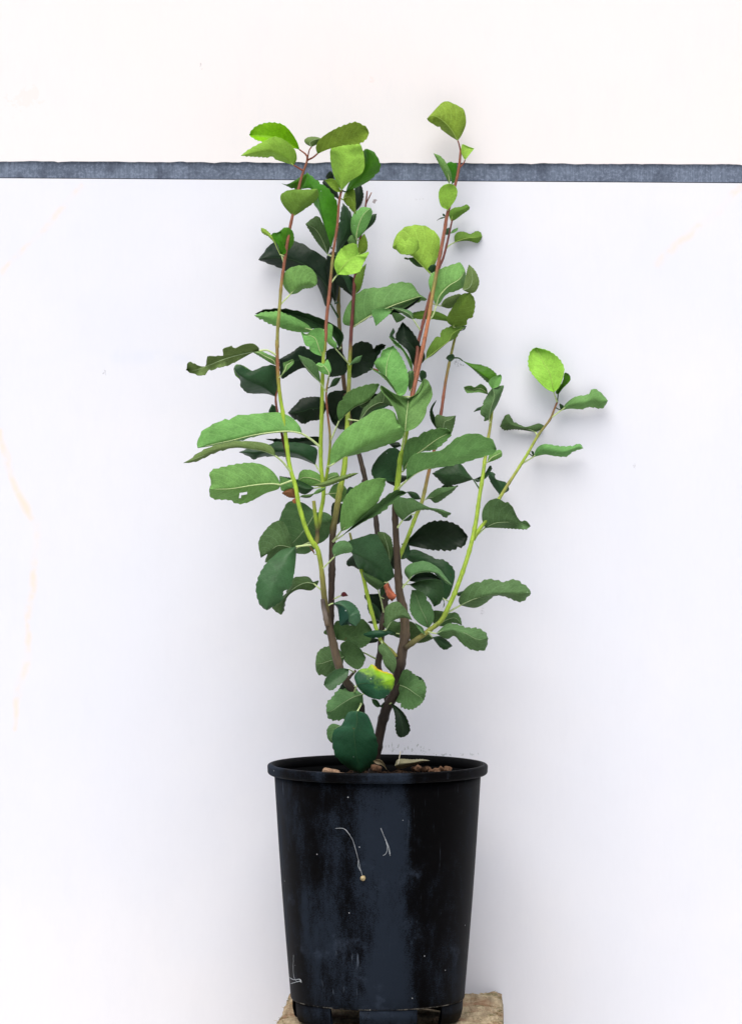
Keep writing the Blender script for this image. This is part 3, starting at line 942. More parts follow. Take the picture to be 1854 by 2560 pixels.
leaf('A','mid',-12,'1400,1475 1352,1400 1345,1280 1390,1180 1460,1142 1545,1150','1470,1405 1528,1300 1562,1200',teeth=0.5)
leaf('A','dark',-14,'1478,1395 1512,1290 1560,1222 1605,1210','1560,1325 1595,1270')
leaf('C','midg',-12.5,'1405,292 1345,310 1305,255','1395,215 1345,198',rib=0)
leaf('C','yel',-13,'1415,405 1420,290 1450,220 1480,180','1500,360 1512,270')
leaf('C','lime2',-4.6,'1205,600 1172,490 1230,350 1340,283 1405,298 1420,385 1475,395','1320,604 1430,572 1462,505 1528,370',mid='1205,600 1270,510 1340,440 1410,405',pet='1150,700')
leaf('C','ylo',-14,'1390,800 1380,660 1430,560 1500,490','1440,750 1475,620',pet='1380,840')
leaf('C','dark',-15,'1350,800 1270,700 1210,600 1190,640','1370,680 1300,600',rib=0.6)
leaf('C','vdark_shade',-16,'1135,905 1085,930 1040,800 960,665 760,600 620,535 500,490 395,450','1180,700 1150,520 1050,410 940,345 840,283 720,250 560,265 470,350',mid='1135,905 1080,700 900,520 700,440 500,430',pet='1195,1050')
leaf('C','vdark_shade',-15.8,'1180,900 1110,700 1090,450 1150,360','1215,780 1230,560 1250,420',rib=0.5)
leaf('C','yel',-1.8,'615,395 560,282 500,215 432,170 422,122','585,330 560,240 525,195 470,140',rib=0.7)
leaf('C','up',-2.4,'625,402 595,300 530,190 600,165 620,150','680,370 640,260 640,190',rib=0)
leaf('C','up',-3.6,'630,402 598,300 605,190 650,125 705,118','705,350 757,268 750,168',pet='625,490')
leaf('C','mid',-2.2,'720,805 655,720 647,620 700,545 800,511 900,517 970,580 998,660 985,712','790,792 855,748 930,738',mid='720,805 780,742 850,708 920,690',pet='630,930',tv=-0.2)
leaf('C','mid',-4.2,'965,1172 900,1195 760,1185 600,1140 450,1080 352,1022','890,1110 800,1060 700,1010 600,980 520,985 440,990',rib=0.4)
leaf('C','dark',-5.8,'1225,1362 1150,1232 960,1155 800,1080 600,1020 360,1005','1268,1230 1180,1125 1000,1040 830,985 660,953 500,957 430,970')
leaf('C','mid',-0.2,'1048,1440 960,1408 880,1330 850,1250 828,1180','1068,1300 1062,1168 960,1160 890,1215',teeth=0.3,rib=0.8)
leaf('C','mid',-3.5,'1190,1368 1105,1300 1085,1200 1110,1105','1198,1310 1152,1250 1155,1130',teeth=0.4,rib=0,pet='1310,1500')
leaf('E','olive',1.5,'810,152 808,122 750,78 650,88 560,128 530,103 445,135 440,205 340,205 275,228 265,310 190,305 150,285 95,265 62,350','740,172 620,240 500,300 380,340 300,348 240,405 150,390',mid='810,152 620,190 450,240 300,300 160,350',pet='900,148 978,188',teeth=1.4)
leaf('E','midg',0.6,'985,300 940,282 830,215 742,162','990,230 900,188 820,152')
leaf('E','dark',-1,'980,622 880,592 720,588 630,540 618,450 575,410 555,330','1002,480 985,310 860,312 740,357 640,308 590,300',mid='980,622 860,520 740,460 620,400',label='dark leaf with a brown scorched spot at its edge')
leaf('E','midg',0,'735,358 640,300 575,296 552,340','660,400 600,430 565,390',rib=0)
leaf('E','brown',-0.7,'940,300 855,318 850,370','920,370 880,388',rib=0,name='scorched_patch')
leaf('E','vdark_shade',-12,'1480,330 1380,335 1250,330 1130,392 1040,432 1018,240','1470,200 1330,130 1240,103 1160,160 1080,205')
leaf('E','midg',2.3,'1040,408 1065,335 1058,280 1105,262 1160,238','1100,352 1165,280',pet='1025,420')
leaf('E','greyd',2.6,'1440,482 1335,385 1255,275 1213,195','1432,400 1400,300 1335,240',mid='1440,482 1340,372 1260,275',pet='1495,590')
leaf('E','mid',2.3,'1530,402 1460,382 1405,335 1383,300','1552,345 1515,243 1478,288 1430,274',pet='1525,430')
leaf('E','vdark_shade',-13,'1510,730 1440,852 1340,870 1270,902 1180,860 1108,790','1440,630 1260,638 1200,692 1150,742')
leaf('E','dark',-1.6,'1000,800 950,800 910,780 945,700','1000,760 985,730',rib=0)
leaf('E','mid',2.5,'1250,1002 1230,930 1150,840 1040,790 930,785 720,805 540,826 390,885 280,940 215,1000 180,1090 183,1150','1120,988 900,1004 690,1052 580,1090 400,1112 290,1135',mid='1250,1002 1120,978 900,995 700,1030 530,1072 350,1110',pet='1350,1065 1430,1140',fold=-1)
leaf('E','olive',4.5,'980,1232 960,1160 900,1110 780,1085 640,1080 520,1082 380,1115 220,1182 110,1262 38,1303','860,1188 740,1167 600,1147 480,1162 350,1202 220,1267 130,1297',mid='980,1232 860,1180 740,1158 600,1138 400,1160 200,1245',pet='1050,1290 1140,1390')
leaf('E','dark',-2,'1390,1322 1200,1252 1000,1237 830,1240 765,1268 690,1227 606,1193','1408,1170 1330,1122 1240,1100 1110,1090 980,1090 800,1165 690,1163',mid='1390,1322 1330,1275 1150,1190 900,1190 700,1195',pet='1480,1480')
leaf('E','vdark_shade',-11,'1445,1130 1250,1118 1100,1150 980,1090 880,1058','1430,1038 1250,1043 1100,1053',rib=0)
leaf('H','mid',4.2,'1030,295 1000,220 930,140 830,85 720,70 560,86 390,125 320,148 292,190 318,270 303,340','1005,340 880,382 720,466 610,492 545,470 510,450 345,440 305,390',mid='1030,295 930,284 750,300 530,335 380,340',pet='1145,260',label='broad grey-green leaf with a small tear, lowest of the left leaf pair',hole=[(18,8),(19,8),(20,8),(21,8),(21,9)])
# ---- left lower
leaf('H','grey',-1.0,'1390,580 1280,490 1200,470 1115,470 1050,570 1012,700 985,880 1020,1000','1500,582 1572,660 1510,842 1420,900 1330,990 1190,1005 1100,960',mid='1390,580 1290,740 1160,890 1060,980',rib=0.7)
leaf('H','grey',-0.2,'1180,950 1080,700 1010,665 930,705 840,810 805,900 832,1045','1090,1010 950,1082 875,1088 900,1000',mid='1180,950 1010,920 900,1000')
leaf('H','blu',3.4,'1190,930 1050,962 960,1030 880,1110 815,1220 780,1350 800,1480 840,1550 892,1582','1192,1000 1172,1200 1132,1350 1070,1460 975,1535',pet='1260,922 1370,915')
leaf('H','greyd',0.8,'1375,1312 1320,1243 1230,1240 1160,1260 1100,1390 1010,1500 950,1555 990,1600 1038,1630','1425,1275 1400,1335 1340,1380 1230,1368 1150,1402 1090,1470 1065,1590',mid='1375,1312 1290,1302 1190,1345 1110,1420 1050,1540',pet='1455,1385',teeth=1.3)
leaf('H','brown',1.6,'1185,430 1120,425 1055,388 1052,375','1175,345 1130,328 1080,358',rib=0,crum=7,label='crumpled dry brown leaf caught by the stem',teeth=2.2)
leaf('H','orange',2.0,'1215,480 1170,485 1150,455','1190,430',rib=0,label='small dry tan leaf scrap')
leaf('H','brown',1.5,'1380,1010 1345,960 1330,925 1350,945','1375,980',rib=0,teeth=0)
leaf('H','midg',1.2,'1160,330 1060,362 1030,320 1022,208','1160,270 1110,235',rib=0)
leaf('H','dark',0.6,'1380,330 1285,392 1190,350 1022,206','1300,288 1180,235',rib=0.5)
leaf('H','mid',-0.4,'1480,292 1400,310 1290,297 1205,262','1430,190 1330,143 1240,155')
leaf('I','olive',4,'130,302 250,265 400,214 520,180 600,174','250,315 400,265 530,212',pet='',rib=0)
leaf('I','midg',3.4,'130,395 180,345 265,322','190,382 250,345',rib=0,pet='')
leaf('I','midg',-5,'290,390 340,300 420,280 480,340','400,470 460,450 480,400',rib=0.6)
leaf('I','dark',-4,'560,330 500,320 470,400 480,460','580,370 540,440',rib=0)
leaf('I','midg',-4,'210,300 290,190 370,170 400,200','300,270 380,240',rib=0.4)
leaf('I','greyd',1.5,'0,420 30,400 100,395 150,380','60,430 110,420',rib=0)
# ---- centre
leaf('D','midg',-12.6,'140,1135 30,1100 60,950 150,820 230,760 300,740 430,738 500,710 620,680 740,700 800,790 890,855','250,1075 330,1018 525,950 650,965 780,893',mid='140,1135 320,1020 540,920 740,850 820,828',teeth=1.3,pet='110,1160')
leaf('D','vdark_shade',-15.5,'300,1050 480,950 640,955 830,830','400,1010 600,1000 780,890',rib=0)
leaf('D','midg',-11.4,'545,958 420,950 322,975 345,1060 367,1130','500,1012 420,1082')
leaf('D','grey',-10.5,'748,1062 700,1042 620,992 522,938','742,1000 690,965 600,948',pet='815,1170')
leaf('D','greyd',-13,'670,1040 600,1000 530,1000 575,1095','660,1052 620,1080',rib=0)
leaf('D','ylo',-14.5,'1112,1082 960,1062 740,1052 712,1000','1105,1038 1000,985 870,972',rib=0)
leaf('D','vdark_shade',-10.5,'772,1572 735,1500 690,1380 570,1262 605,1150 640,1088','870,1465 825,1335 740,1190')
leaf('D','dark',-10,'545,1150 510,1220 520,1265 575,1270','560,1190 540,1225 555,1250',rib=0,teeth=2)
leaf('D','mid',-7.5,'740,1602 650,1400 570,1330 498,1238','732,1500 660,1380 590,1300',rib=0.5)
leaf('F','mid',-1.5,'800,616 735,525 655,415 558,292 600,212 640,150 750,100','868,595 906,480 890,350 830,210',mid='800,616 720,490 680,420 690,260',rib=0.5)
leaf('F','midg',-0.9,'800,616 730,520 640,420 512,328','745,510 670,412 600,370',rib=1.0,label='pale narrow leaf edge running down to the centre')
leaf('F','brown',-1.7,'600,370 565,360 540,330','590,345',rib=0)
leaf('D','lime2',-14,'922,592 990,450 1022,300 1008,205 900,115 780,94 660,120 570,210 538,320','830,500 740,412 650,390 575,350',mid='922,592 800,470 700,370 600,280',nib=False,label='round pale green leaf with a puckered curled middle')
leaf('D','lime2',-13.2,'812,330 770,375 700,392 620,390 578,340','790,240 720,218 665,262 635,232 585,280',rib=0,bow=1.2,teeth=0.3,pet='')
leaf('D','greyd',-16,'860,528 780,512 700,440 720,428','840,500 770,432',rib=0)
leaf('D','greyd',-16,'700,450 660,440 662,425','690,430',rib=0)
leaf('D','dark',-12.8,'935,580 900,545 930,505','980,560 975,500',rib=0)
leaf('D','mid',-10.5,'985,922 935,800 907,680 940,590 1050,535 1150,500 1232,481 1280,560','1030,885 1080,812 1180,772 1268,725 1290,640',mid='985,922 1020,820 1110,720 1220,650',pet='950,1020 910,1090')
leaf('D','olive',-11.2,'1255,755 1282,650 1302,560 1320,500','1330,790 1390,772 1426,680 1400,590 1365,540')
leaf('D','ylo',-13.4,'1160,1137 1098,1085 1110,1010 1180,900 1240,810 1330,788','1290,1120 1352,1050 1383,920 1370,840',mid='1160,1137 1180,1060 1220,960',tv=-0.2)
leaf('D','olive',-14.4,'1030,925 1080,850 1220,800 1245,840','1120,948 1190,905',rib=0.4)
leaf('D','ylo',-13,'880,1467 895,1380 980,1245 1025,1245 1040,1180 1150,1130 1282,1140','960,1422 1110,1292 1190,1258 1222,1190',mid='880,1467 1000,1372 1110,1282 1160,1200',pet='840,1540')
leaf('D','dark',-15,'1290,1135 1240,1180 1210,1180','1270,1170',rib=0)
leaf('D','dark',-14,'1175,1460 1130,1495 1085,1460','1160,1420 1110,1430',rib=0)
leaf('G','up',-14.8,'105,255 200,285 320,300 410,350 462,412 430,470','200,330 280,402 372,482',mid='105,255 240,350 340,420',pet='60,225 15,228')
leaf('G','mid',-13.8,'410,545 372,480 405,430 492,395','480,510 506,425',rib=0)
leaf('G','midg',-15,'365,598 345,530 290,493 232,526 180,510 118,525','270,578 150,582',rib=0.4)
leaf('G','grey',-13.2,'375,860 325,875 330,838 290,800 300,720 370,590 412,535','410,790 465,690 505,590 522,510',mid='375,860 390,760 430,620',pet='385,900')
leaf('G','dark',-15,'310,720 255,742 218,780','300,752',rib=0)
leaf('G','lime2',-16.5,'1040,577 960,540 860,440 790,340 779,240 808,150 860,117','1090,530 1130,440 1147,330 1100,240 1000,158',teeth=1.2,pet='1065,670')
leaf('G','up',-17.8,'1085,602 1062,572 1130,470 1150,382 1190,388','1130,540 1202,465 1209,420')
leaf('G','midg',-17.3,'1110,767 1180,680 1270,622 1390,603 1440,543 1520,580 1594,665','1200,746 1330,751 1430,732 1540,740',pet='1020,830',teeth=1.2)
leaf('G','dark',-17.6,'1110,762 1098,695 1140,715','1130,745',rib=0)
leaf('G','greyd',-17.8,'850,987 952,940 880,898 780,940 650,890 575,802 530,840 488,930','760,973 640,957 540,968',mid='850,987 780,955 650,925 560,900',pet='865,1020',teeth=1.2)
leaf('G','midg',-17.4,'830,1242 870,1150 950,1110 1090,1130 1230,1130 1300,1107 1342,1152','950,1216 1050,1232 1170,1236 1232,1190',pet='710,1330')
leaf('G','dark',-17.8,'830,1240 808,1180 835,1190','838,1210',rib=0)
leaf('G','mid',-12,'358,1302 380,1222 440,1180 490,1170 510,1200','430,1277 502,1240')
leaf('J','dark',-16,'1015,392 940,290 905,200 925,160 975,185','1070,380 1115,342 1080,268 1010,262 970,220',teeth=1.6,rib=0)
leaf('J','dark',-16,'760,240 860,185 920,98 942,130','790,268 880,225',rib=0)
leaf('F','midg',2,'195,872 174,780 190,690 250,610 330,550 480,500 590,489 608,502','300,772 420,692 500,645 560,562',mid='195,872 260,805 360,725 480,670 560,590',pet='105,1070')
leaf('F','greyd',1.2,'400,700 450,690 515,650','430,740 500,690',rib=0,pet='')
leaf('F','greyd',-3,'400,872 440,750 500,680 620,570 645,515','460,832 560,745 690,705 745,722 700,600')
leaf('F','vdark_shade',-15.5,'620,600 400,572 200,560 90,590 70,720 120,880','540,780 400,890 240,962 160,925',rib=0.5)
leaf('F','dark',-9,'690,640 600,600 500,700 470,790','720,700 600,760',rib=0.4)
leaf('F','mid',4.2,'105,1332 110,1180 170,1060 280,940 430,850 560,765 690,748 760,790 800,880 835,935','200,1252 290,1235 450,1195 650,1130 820,1060 862,985',mid='105,1332 270,1225 450,1122 640,1025',pet='100,1345',tv=-0.25,teeth=0.6)
leaf('F','midg',3.8,'870,985 810,930 780,780 700,650 625,560 628,508 760,590 905,642','980,940 1060,850 1110,720 1152,600 1120,480 1060,438 1030,560',mid='870,985 888,800 900,700',pet='860,1080 848,1190',fold=1,teeth=0.4)
leaf('F','dark',-6,'1040,470 1020,400 1040,350 1085,370','1060,450 1090,420',rib=0)
leaf('F','greyd',-9,'1250,1015 1188,930 1190,812 1290,828 1390,818','1335,1010 1372,920',rib=0.4)
leaf('F','dark',-11,'1195,955 1140,870 1125,780 1150,710 1192,660','1190,870 1152,765 1175,700',pet='1180,620',rib=0)
leaf('F','midg',0.6,'850,1392 848,1250 890,1080 1000,1020 1150,960 1280,948 1345,985','960,1282 1040,1190 1190,1160 1330,1035',mid='850,1392 930,1260 1050,1170 1200,1060')
leaf('F','midg',3.6,'890,1480 888,1335 930,1240 1020,1200 1180,1188 1280,1150 1380,1060 1480,1014 1600,1002 1690,1035 1770,1070 1808,1160','1000,1395 1200,1352 1400,1320 1640,1250 1790,1200',mid='890,1480 1000,1400 1200,1320 1400,1250 1640,1165',pet='830,1580',tv=-0.2)
leaf('F','dark',-10,'785,1500 680,1490 560,1470 526,1400 540,1330','800,1380 822,1190 720,1150 610,1230')
leaf('F','vdark_shade',-11,'830,1130 760,1150 710,1110','800,1090',rib=0)
leaf('F','vdark_shade',-12.5,'900,1440 780,1440 680,1490 760,1540','880,1480',rib=0)
leaf('J','dark',-10.5,'748,240 600,286 470,302 390,240 328,178','690,170 605,76 460,112',pet='800,360')
leaf('J','vdark_shade',-12.5,'590,300 500,330 420,325 470,280','580,318',rib=0)
leaf('I','mid',4.5,'420,772 411,650 440,470 520,350 640,270 760,235 830,228 878,236','500,742 640,640 740,560 820,430 865,320',mid='420,772 540,645 660,500 780,370',pet='360,900',teeth=0.6)
leaf('I','greyd',3.6,'440,812 560,700 760,520 900,400 1000,350 1098,376','640,682 780,610 900,532 1010,430',rib=0.6,pet='385,890')
leaf('I','greyd',3.0,'1050,662 985,590 955,490 1000,430 1130,428 1300,520 1440,548 1548,586','1100,602 1200,562 1330,552 1430,592 1490,632',mid='1050,662 1120,600 1200,560 1320,540',pet='990,750')
leaf('I','greyd',-7.5,'1280,452 1340,380 1420,330 1530,320 1612,310','1330,440 1390,482 1480,432 1560,370')
leaf('I','dark',-8.5,'1240,445 1160,440 1095,368','1200,385 1140,365',rib=0)
leaf('I','dark',-5,'1140,600 1090,640 1060,665 1120,665','1150,630',rib=0)
leaf('J','vdark_shade',-14,'18,905 110,830 200,740 300,680 420,664 520,680 600,720 650,770 692,830','100,920 250,952 400,972 560,962 655,920',teeth=1.3)
leaf('J','dark',-12.5,'15,1000 150,960 300,1020 450,1070 540,1150 560,1230 540,1330','100,1080 250,1150 400,1260 440,1460 500,1440')
leaf('J','grey',2.4,'90,1272 45,1200 60,1140 140,1090 220,1077 310,1100 400,1160 470,1250 535,1332','150,1217 260,1193 370,1206 430,1262 480,1312',mid='90,1272 150,1212 260,1186 370,1198 440,1255',pet='40,1370',teeth=0.5)
leaf('J','blu',-4,'95,1320 230,1275 400,1272 446,1380 420,1500 348,1547','190,1392 290,1455')
leaf('J','vdark_shade',-7,'85,1280 180,1205 320,1200 420,1270','200,1300 330,1290',rib=0)
leaf('I','blu',-1.5,'530,992 480,890 600,840 770,800 840,900 900,1020 972,1240','590,1142 700,1250 850,1312 930,1265',mid='530,992 650,1040 800,1130 900,1220')
leaf('I','greyd',-3,'920,1112 850,930 795,790 870,785','950,1000 935,850')
leaf('I','grey',5,'350,1037 330,960 370,890 450,868 510,895 542,948','430,1005 520,988',pet='250,1150')
leaf('I','greyd',-2.2,'800,1380 720,1322 660,1262 638,1188','860,1312 760,1245',pet='830,1480 835,1640')
leaf('I','vdark_shade',-6,'560,1000 480,1080 490,1130 540,1130 600,1165','600,1060 600,1120',rib=0,teeth=2)
leaf('I','dark',-3,'830,1450 820,1370 870,1310 880,1380','860,1420',rib=0)
leaf('I','orange',2.8,'905,1298 860,1335 880,1400 900,1450 942,1492','925,1345 950,1390 985,1440',rib=0,teeth=1.8,crum=20,label='crumpled orange dead leaf hanging beside the trunk',bow=1.0)
leaf('I','red',2.6,'418,1435 430,1405 460,1398 492,1436','440,1445 470,1440',rib=0,teeth=0,label='dark red withered bud on a thin stalk',bow=0.8,pet='345,1470')
leaf('J','grey',-8.5,'870,737 838,640 850,540 920,455 1040,440 1140,510 1195,620 1240,672 1290,664 1335,722','950,737 1060,740 1200,750 1290,752',mid='870,737 970,690 1100,678 1200,682',pet='770,850')
leaf('J','grey',-4,'620,1532 600,1495 612,1440 680,1350 780,1290 900,1264 1000,1276 1180,1270 1250,1310 1310,1350 1338,1412','700,1552 780,1556 870,1512 960,1440 1030,1434 1110,1455 1200,1492 1260,1490 1300,1450',mid='620,1532 750,1472 900,1430 1100,1410 1250,1408',pet='480,1643',teeth=1.1)
leaf('J','dark',-6,'570,1415 600,1400 655,1384','600,1440 640,1410',rib=0)
leaf('F','vdark_shade',-14.5,'300,330 300,150 400,60 520,80 545,132 600,88 675,92','330,430 440,392 540,330 582,220 640,140',teeth=1.5,rib=0.5)
leaf('F','vdark_shade',-14,'290,300 200,125 120,130 55,170 50,300 100,420','260,385 180,412',rib=0,teeth=1.3)
leaf('F','dark',-9,'95,530 140,440 215,425','170,500',rib=0)
leaf('F','grey',-7,'300,300 360,225 430,200','350,280 400,265',rib=0)
leaf('I','vdark_shade',-9,'350,700 320,600 340,480 440,490','400,690 440,590',rib=0)
leaf('I','vdark_shade',-5,'900,1110 840,960 900,900 960,960','970,1160 985,1060',rib=0)
leaf('I','dark',-6,'1010,1010 1060,960 1110,900 1130,990','1040,1060 1100,1040',rib=0)
leaf('K','vdark_shade',-3,'1420,1060 1330,1040 1250,1050 1330,1100','1400,1090',rib=0)
leaf('L','greyd',-3,'470,900 430,880 380,900 400,1040','500,1000 470,1080',rib=0)
leaf('A','vdark_shade',-15,'1200,1640 1230,1480 1300,1380 1352,1330','1300,1600 1365,1480',rib=0)
leaf('C','vdark_shade',-16,'1350,820 1200,700 1190,620 1250,590','1385,740 1375,640',rib=0)
leaf('F','greyd',-3,'915,560 895,470 900,370 955,360','945,520 960,430',rib=0)
# ---- lower right
leaf('L','grey',3.2,'268,962 248,850 262,735 330,682 400,680 480,770 532,862','320,885 430,838',mid='268,962 330,870 430,820',pet='240,975',teeth=0.6)
leaf('L','grey',-0.5,'700,945 600,892 520,790 510,680 530,555','745,880 755,790 690,640 610,563',rib=0.4)
leaf('L','greyd',-2,'430,905 330,870 235,905 330,1015','440,1010 400,1045',rib=0)
leaf('L','greyd',-2.5,'490,1040 500,880 600,930 752,1050','560,1095 660,1090',rib=0)
leaf('L','grey',2.2,'780,1002 840,940 900,900 1000,910 1090,940 1220,950 1280,990 1312,1050','890,1058 965,1025 1040,1100 1130,1162 1210,1177 1285,1160',mid='780,1002 860,970 960,965 1080,1000 1200,1060',teeth=1.5,pet='700,985')
leaf('L','dark',0.6,'740,1040 820,1030 900,1080 945,1130','770,1082 820,1142 875,1167',teeth=1.4)
leaf('L','greyd',-3.5,'780,922 830,850 900,800 985,788 1030,850 1042,915','860,925 960,892')
leaf('L','greyd',-4,'750,900 740,790 770,765 880,780','840,860 900,800',rib=0)
leaf('L','grey',1.2,'662,1012 610,972 560,890','640,942',rib=0)
leaf('J','greyd',-9.5,'430,1460 450,1490 440,1560','455,1520',rib=0)
# ---- base of the shrub
leaf('M','grey',-0.6,'450,172 380,80 260,70 180,130 157,240','420,292 300,372 230,382 172,330',pet='',teeth=1.8)
leaf('K','greyd',-1,'1050,1242 1030,1120 1110,1080 1220,1140 1290,1250','1100,1312 1200,1370 1260,1330',rib=0,pet='M490,125 M550,105 M650,130 M770,215')
leaf('M','blu',3.8,'500,300 420,290 330,325 265,390 243,460','482,382 400,467 310,517',pet='525,290',teeth=1.2,label='dark leaf with a pale worn patch across the trunk')
leaf('M','turn',4.8,'580,470 558,370 620,300 690,290 740,248 800,300 880,330 940,350 972,405','640,540 720,590 820,609 890,572 950,490',nib=False,label='green leaf turning lime and yellow along its upper edge',pet='640,520')
leaf('M','grey',2.6,'640,557 540,500 400,510 330,590 275,650 270,735','642,660 560,740 460,802 370,826 292,802',mid='640,557 540,590 420,660 320,730',teeth=2.1,pet='680,540')
leaf('M','vdark_shade',1.2,'560,470 500,410 430,450 380,560','590,540 470,570',rib=0)
leaf('M','deep',6,'590,730 500,740 450,830 420,880 350,925 330,1000 340,1120 370,1200 450,1282 540,1342 622,1367','680,760 730,850 762,950 797,1080 780,1200 730,1300',pet='625,660 690,590',rib=0.5,nib=False,label='largest dark blue-green leaf hanging over the pot rim')
leaf('M','grey',2,'420,882 330,860 275,920 285,1010 325,1057','405,985 370,1020',rib=0.4,teeth=1.3)
leaf('M','greyd',1,'1000,455 1050,322 1110,305 1190,370 1260,412 1293,500 1272,612','972,600 1040,690 1140,713 1225,668',mid='1000,455 1090,490 1180,550',teeth=2.2)
leaf('M','dark',0,'1150,420 1180,365 1255,400 1292,480','1220,470',rib=0,teeth=1.5)
leaf('M','vdark_shade',1.8,'935,650 972,770 980,920 1000,980 1032,1001','1000,690 1070,760 1112,850 1127,930 1085,985',teeth=1.4,pet='900,660 840,620')
leaf('M','dark',0.5,'860,640 800,690 750,655 735,605','840,695 790,620',rib=0,teeth=1.4)
leaf('M','grey',2.8,'840,28 900,70 980,190 982,280 950,348','802,80 842,182 872,265',pet='835,10',teeth=0.3)
leaf('K','greyd',-1.5,'990,1062 960,950 1000,870 1150,920 1240,850 1310,900 1352,962','1080,1082 1200,1152 1300,1120 1352,1040',rib=0.4)
leaf('K','greyd',-0.5,'930,1000 880,1010 858,990 880,960','910,1030',rib=0)
leaf('K','k1',3.2,'955,692 1060,659 1150,688 1215,760 1236,850 1190,926','1000,740 1015,830 1030,915 1110,908',mid='955,692 1060,720 1120,800 1120,880',pet='930,700 895,715')
leaf('K','vdark_shade',-7,'1450,800 1330,700 1275,608 1400,600','1500,700 1540,620 1480,590',rib=0)
leaf('K','vdark_shade',-6,'1440,860 1360,870 1310,885 1350,900','1420,900',rib=0)
leaf('K','dark',-4.5,'1440,880 1350,835 1305,720 1340,680','1445,800 1400,720',rib=0)
leaf('K','deep',1.4,'1565,988 1400,968 1280,1000 1262,1015','1500,1020 1420,1045 1330,1042',rib=0)
leaf('L','dark',-1,'370,1000 290,960 240,990','340,1020 290,1010',rib=0)
# ---- right shoot, top
leaf('B','yel',-14.5,'1000,457 930,415 840,350 760,296 710,265 684,235','1040,400 1084,280 1066,150 1010,105 900,57 840,70 760,150',mid='1000,457 930,340 830,240 740,200',pet='1015,500 1030,565',petred=True,teeth=0.5)
leaf('B','lime2',-14.8,'1075,657 1040,590 1045,498 1110,520 1168,540','1115,608',rib=0.5,pet='1060,690 1035,740',petred=True)
leaf('B','mid',-13.6,'915,907 862,800 800,680 753,588','934,820 908,740 840,630',teeth=0.4)
leaf('B','up',-16,'940,907 930,800 885,705 930,674','978,860 992,700 960,690')
leaf('B','lime2',-13,'895,1167 830,1130 804,1030 820,950 880,905 940,905','930,1132 978,1060 997,980 975,930',teeth=0.6)
leaf('B','ylo',-17,'930,1282 908,1200 960,1150 1040,1137 1090,1114 1122,1140','970,1272 1050,1212 1115,1165')
leaf('B','dark',-16.5,'880,1245 830,1248 785,1280','840,1258 820,1262',rib=0)
leaf('B','dark',-16.5,'875,1240 850,1230 845,1208','865,1215',rib=0)
leaf('B','dark',-16.5,'910,1420 878,1425 880,1370 912,1350','928,1400',rib=0)
leaf('B','midg',-16.3,'925,1412 950,1375 1000,1352','970,1400 1000,1375',rib=0)
leaf('B','ylo',-18,'970,1502 968,1440 1000,1400 1060,1394 1130,1415 1190,1388 1235,1400 1252,1445','1060,1488 1130,1490 1200,1509 1235,1480',mid='970,1502 1050,1470 1130,1455 1200,1450',pet='920,1530 890,1572')

# ------------------------------------------------------------------ dry scraps on the soil and webs on the pot
def scrap(reg, cls, d, left, right, label, mid=None, parent=None):
    o = leaf(reg, cls, d, left, right, mid=mid, rib=0, name='fallen_leaf', teeth=0.6)
    mw = o.matrix_world.copy()
    o.parent = None
    tag(o, label, 'dry leaf')
    return o
CLS['dry'] = (128, 126, 96); BACK['dry'] = 'dry'
CLS['dryd'] = (104, 92, 70); BACK['dryd'] = 'dryd'
scrap('M', 'dry', 4.5, '970,1290 1010,1225 1150,1228 1260,1225 1330,1240', '1010,1322 1120,1300 1230,1262', 'long pale olive dry leaf lying on the soil against the pot wall')
scrap('M', 'dryd', 5.5, '750,1245 800,1225 850,1255 890,1335', '790,1275 830,1280 870,1310', 'curled brown dry leaf on the soil beside the trunk')
M_STRAW = mat_plain('straw', lin((196, 190, 168)), 0.7, 0.2)
pth = [P(q.x, q.y, 5) for q in cr(pts2('1030,1145 1020,1200 1005,1280', 'M'), 10)]
tag(link('straw_stalk', tube_mesh('straw_stalk', pth, [0.0006] * 10, 6), mats=[M_STRAW]), 'thin pale stalk standing up from the olive dry leaf', 'stalk')

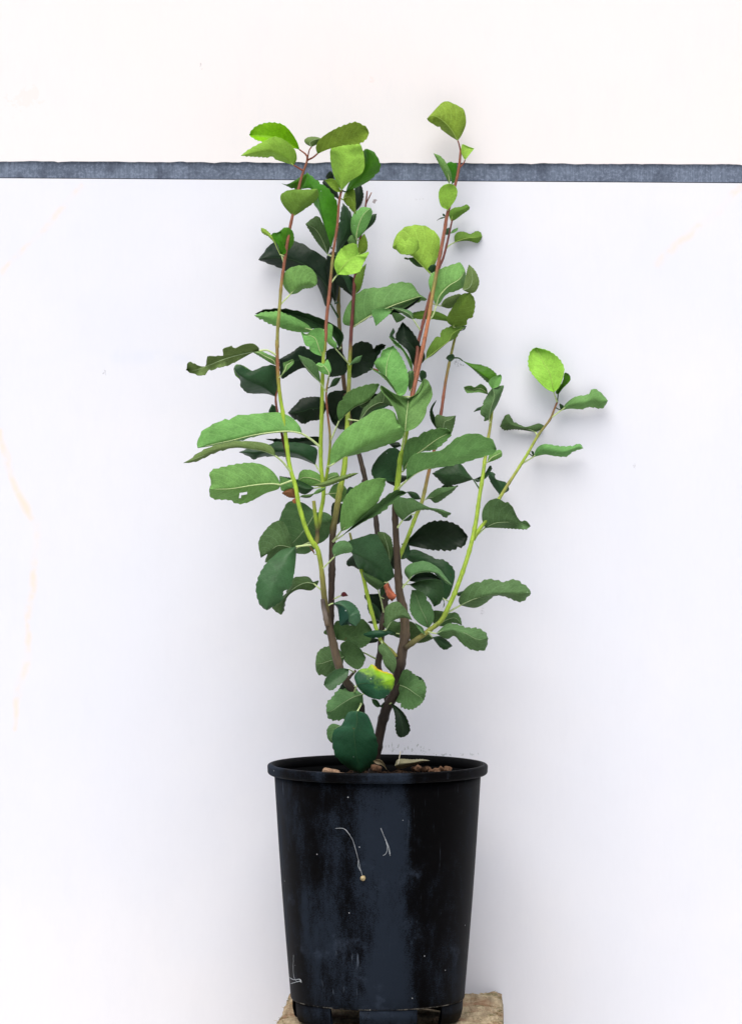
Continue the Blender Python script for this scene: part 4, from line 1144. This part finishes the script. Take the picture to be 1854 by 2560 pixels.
def on_pot(zx, zy, out=0.0006):
    """point on the outside of the pot wall for a spot in the pot close-up (crop 640,1840, 620 px wide)"""
    px, py = 640 + zx * 620.0 / 1643, 1840 + zy * 620.0 / 1643
    d = 11.0
    for _ in range(12):
        p = P(px, py, d)
        t = min(1, max(0, (p.z - HS) / (0.3115 - HS)))
        r = RB + (RT - RB) * t + 0.0012 * math.sin(math.pi * t) + out
        d = 100 * math.sqrt(max(1e-6, r * r - (p.x - PX) ** 2))
    return P(px, py, d)
M_SILK = mat_plain('silk', lin((150, 156, 160)), 0.6, 0.3)
M_SAC = mat_plain('egg_sac', lin((158, 142, 106)), 0.6, 0.3, 0.3, 400)
def thread(pts, r, parent, n=26, name='silk_thread', jit=0.0005):
    q = cr([Vector(p) for p in pts], n)
    path = [on_pot(p.x, p.y) + Vector((mnoise.noise(Vector((i * 0.9, 1, 0))), 0, mnoise.noise(Vector((i * 0.9, 7, 0))))) * jit for i, p in enumerate(q)]
    rr = [r * (0.55 + 0.9 * abs(mnoise.noise(Vector((i * 0.7, p.x, 3))))) for i, p in enumerate(q)]
    return link(name, tube_mesh(name, path, rr, 5), parent, [M_SILK])
sac = empty('spider_egg_sac', on_pot(708, 942))
tag(sac, 'pale round egg sac hanging on a silk thread at the front of the pot', 'egg sac')
bm = bmesh.new(); bmesh.ops.create_icosphere(bm, subdivisions=3, radius=0.0033)
c0 = on_pot(708, 942, 0.0028)
for vtx in bm.verts:
    vtx.co = vtx.co * (1 + 0.12 * mnoise.noise(vtx.co * 500)) + c0
me = bpy.data.meshes.new('sac'); bm.to_mesh(me); bm.free(); smooth(me)
link('sac', me, sac, [M_SAC])
thread([(525, 612), (575, 612), (605, 635), (640, 690), (658, 750), (680, 830), (690, 880), (704, 925)], 0.00042, sac)
thread([(676, 825), (676, 860), (692, 895)], 0.0005, sac, 10)
web = empty('web_scrap', on_pot(865, 700))
tag(web, 'torn white web strand on the pot front, right of the egg sac', 'web')
thread([(825, 610), (845, 660), (865, 705), (888, 795)], 0.0005, web, 22)
thread([(850, 670), (868, 730), (862, 775), (840, 792)], 0.0005, web, 16)
thread([(858, 690), (880, 740), (888, 780)], 0.0004, web, 12)
web2 = empty('web_scrap', on_pot(255, 1620))
tag(web2, 'small white web tuft low on the left side of the pot', 'web')
thread([(248, 1450), (246, 1540), (252, 1600), (270, 1625), (302, 1628)], 0.0003, web2, 18)
thread([(222, 1600), (250, 1615), (290, 1612), (300, 1635)], 0.0007, web2, 14)
thread([(232, 1640), (265, 1630), (296, 1622)], 0.0006, web2, 10)
SC.render.engine = 'CYCLES'
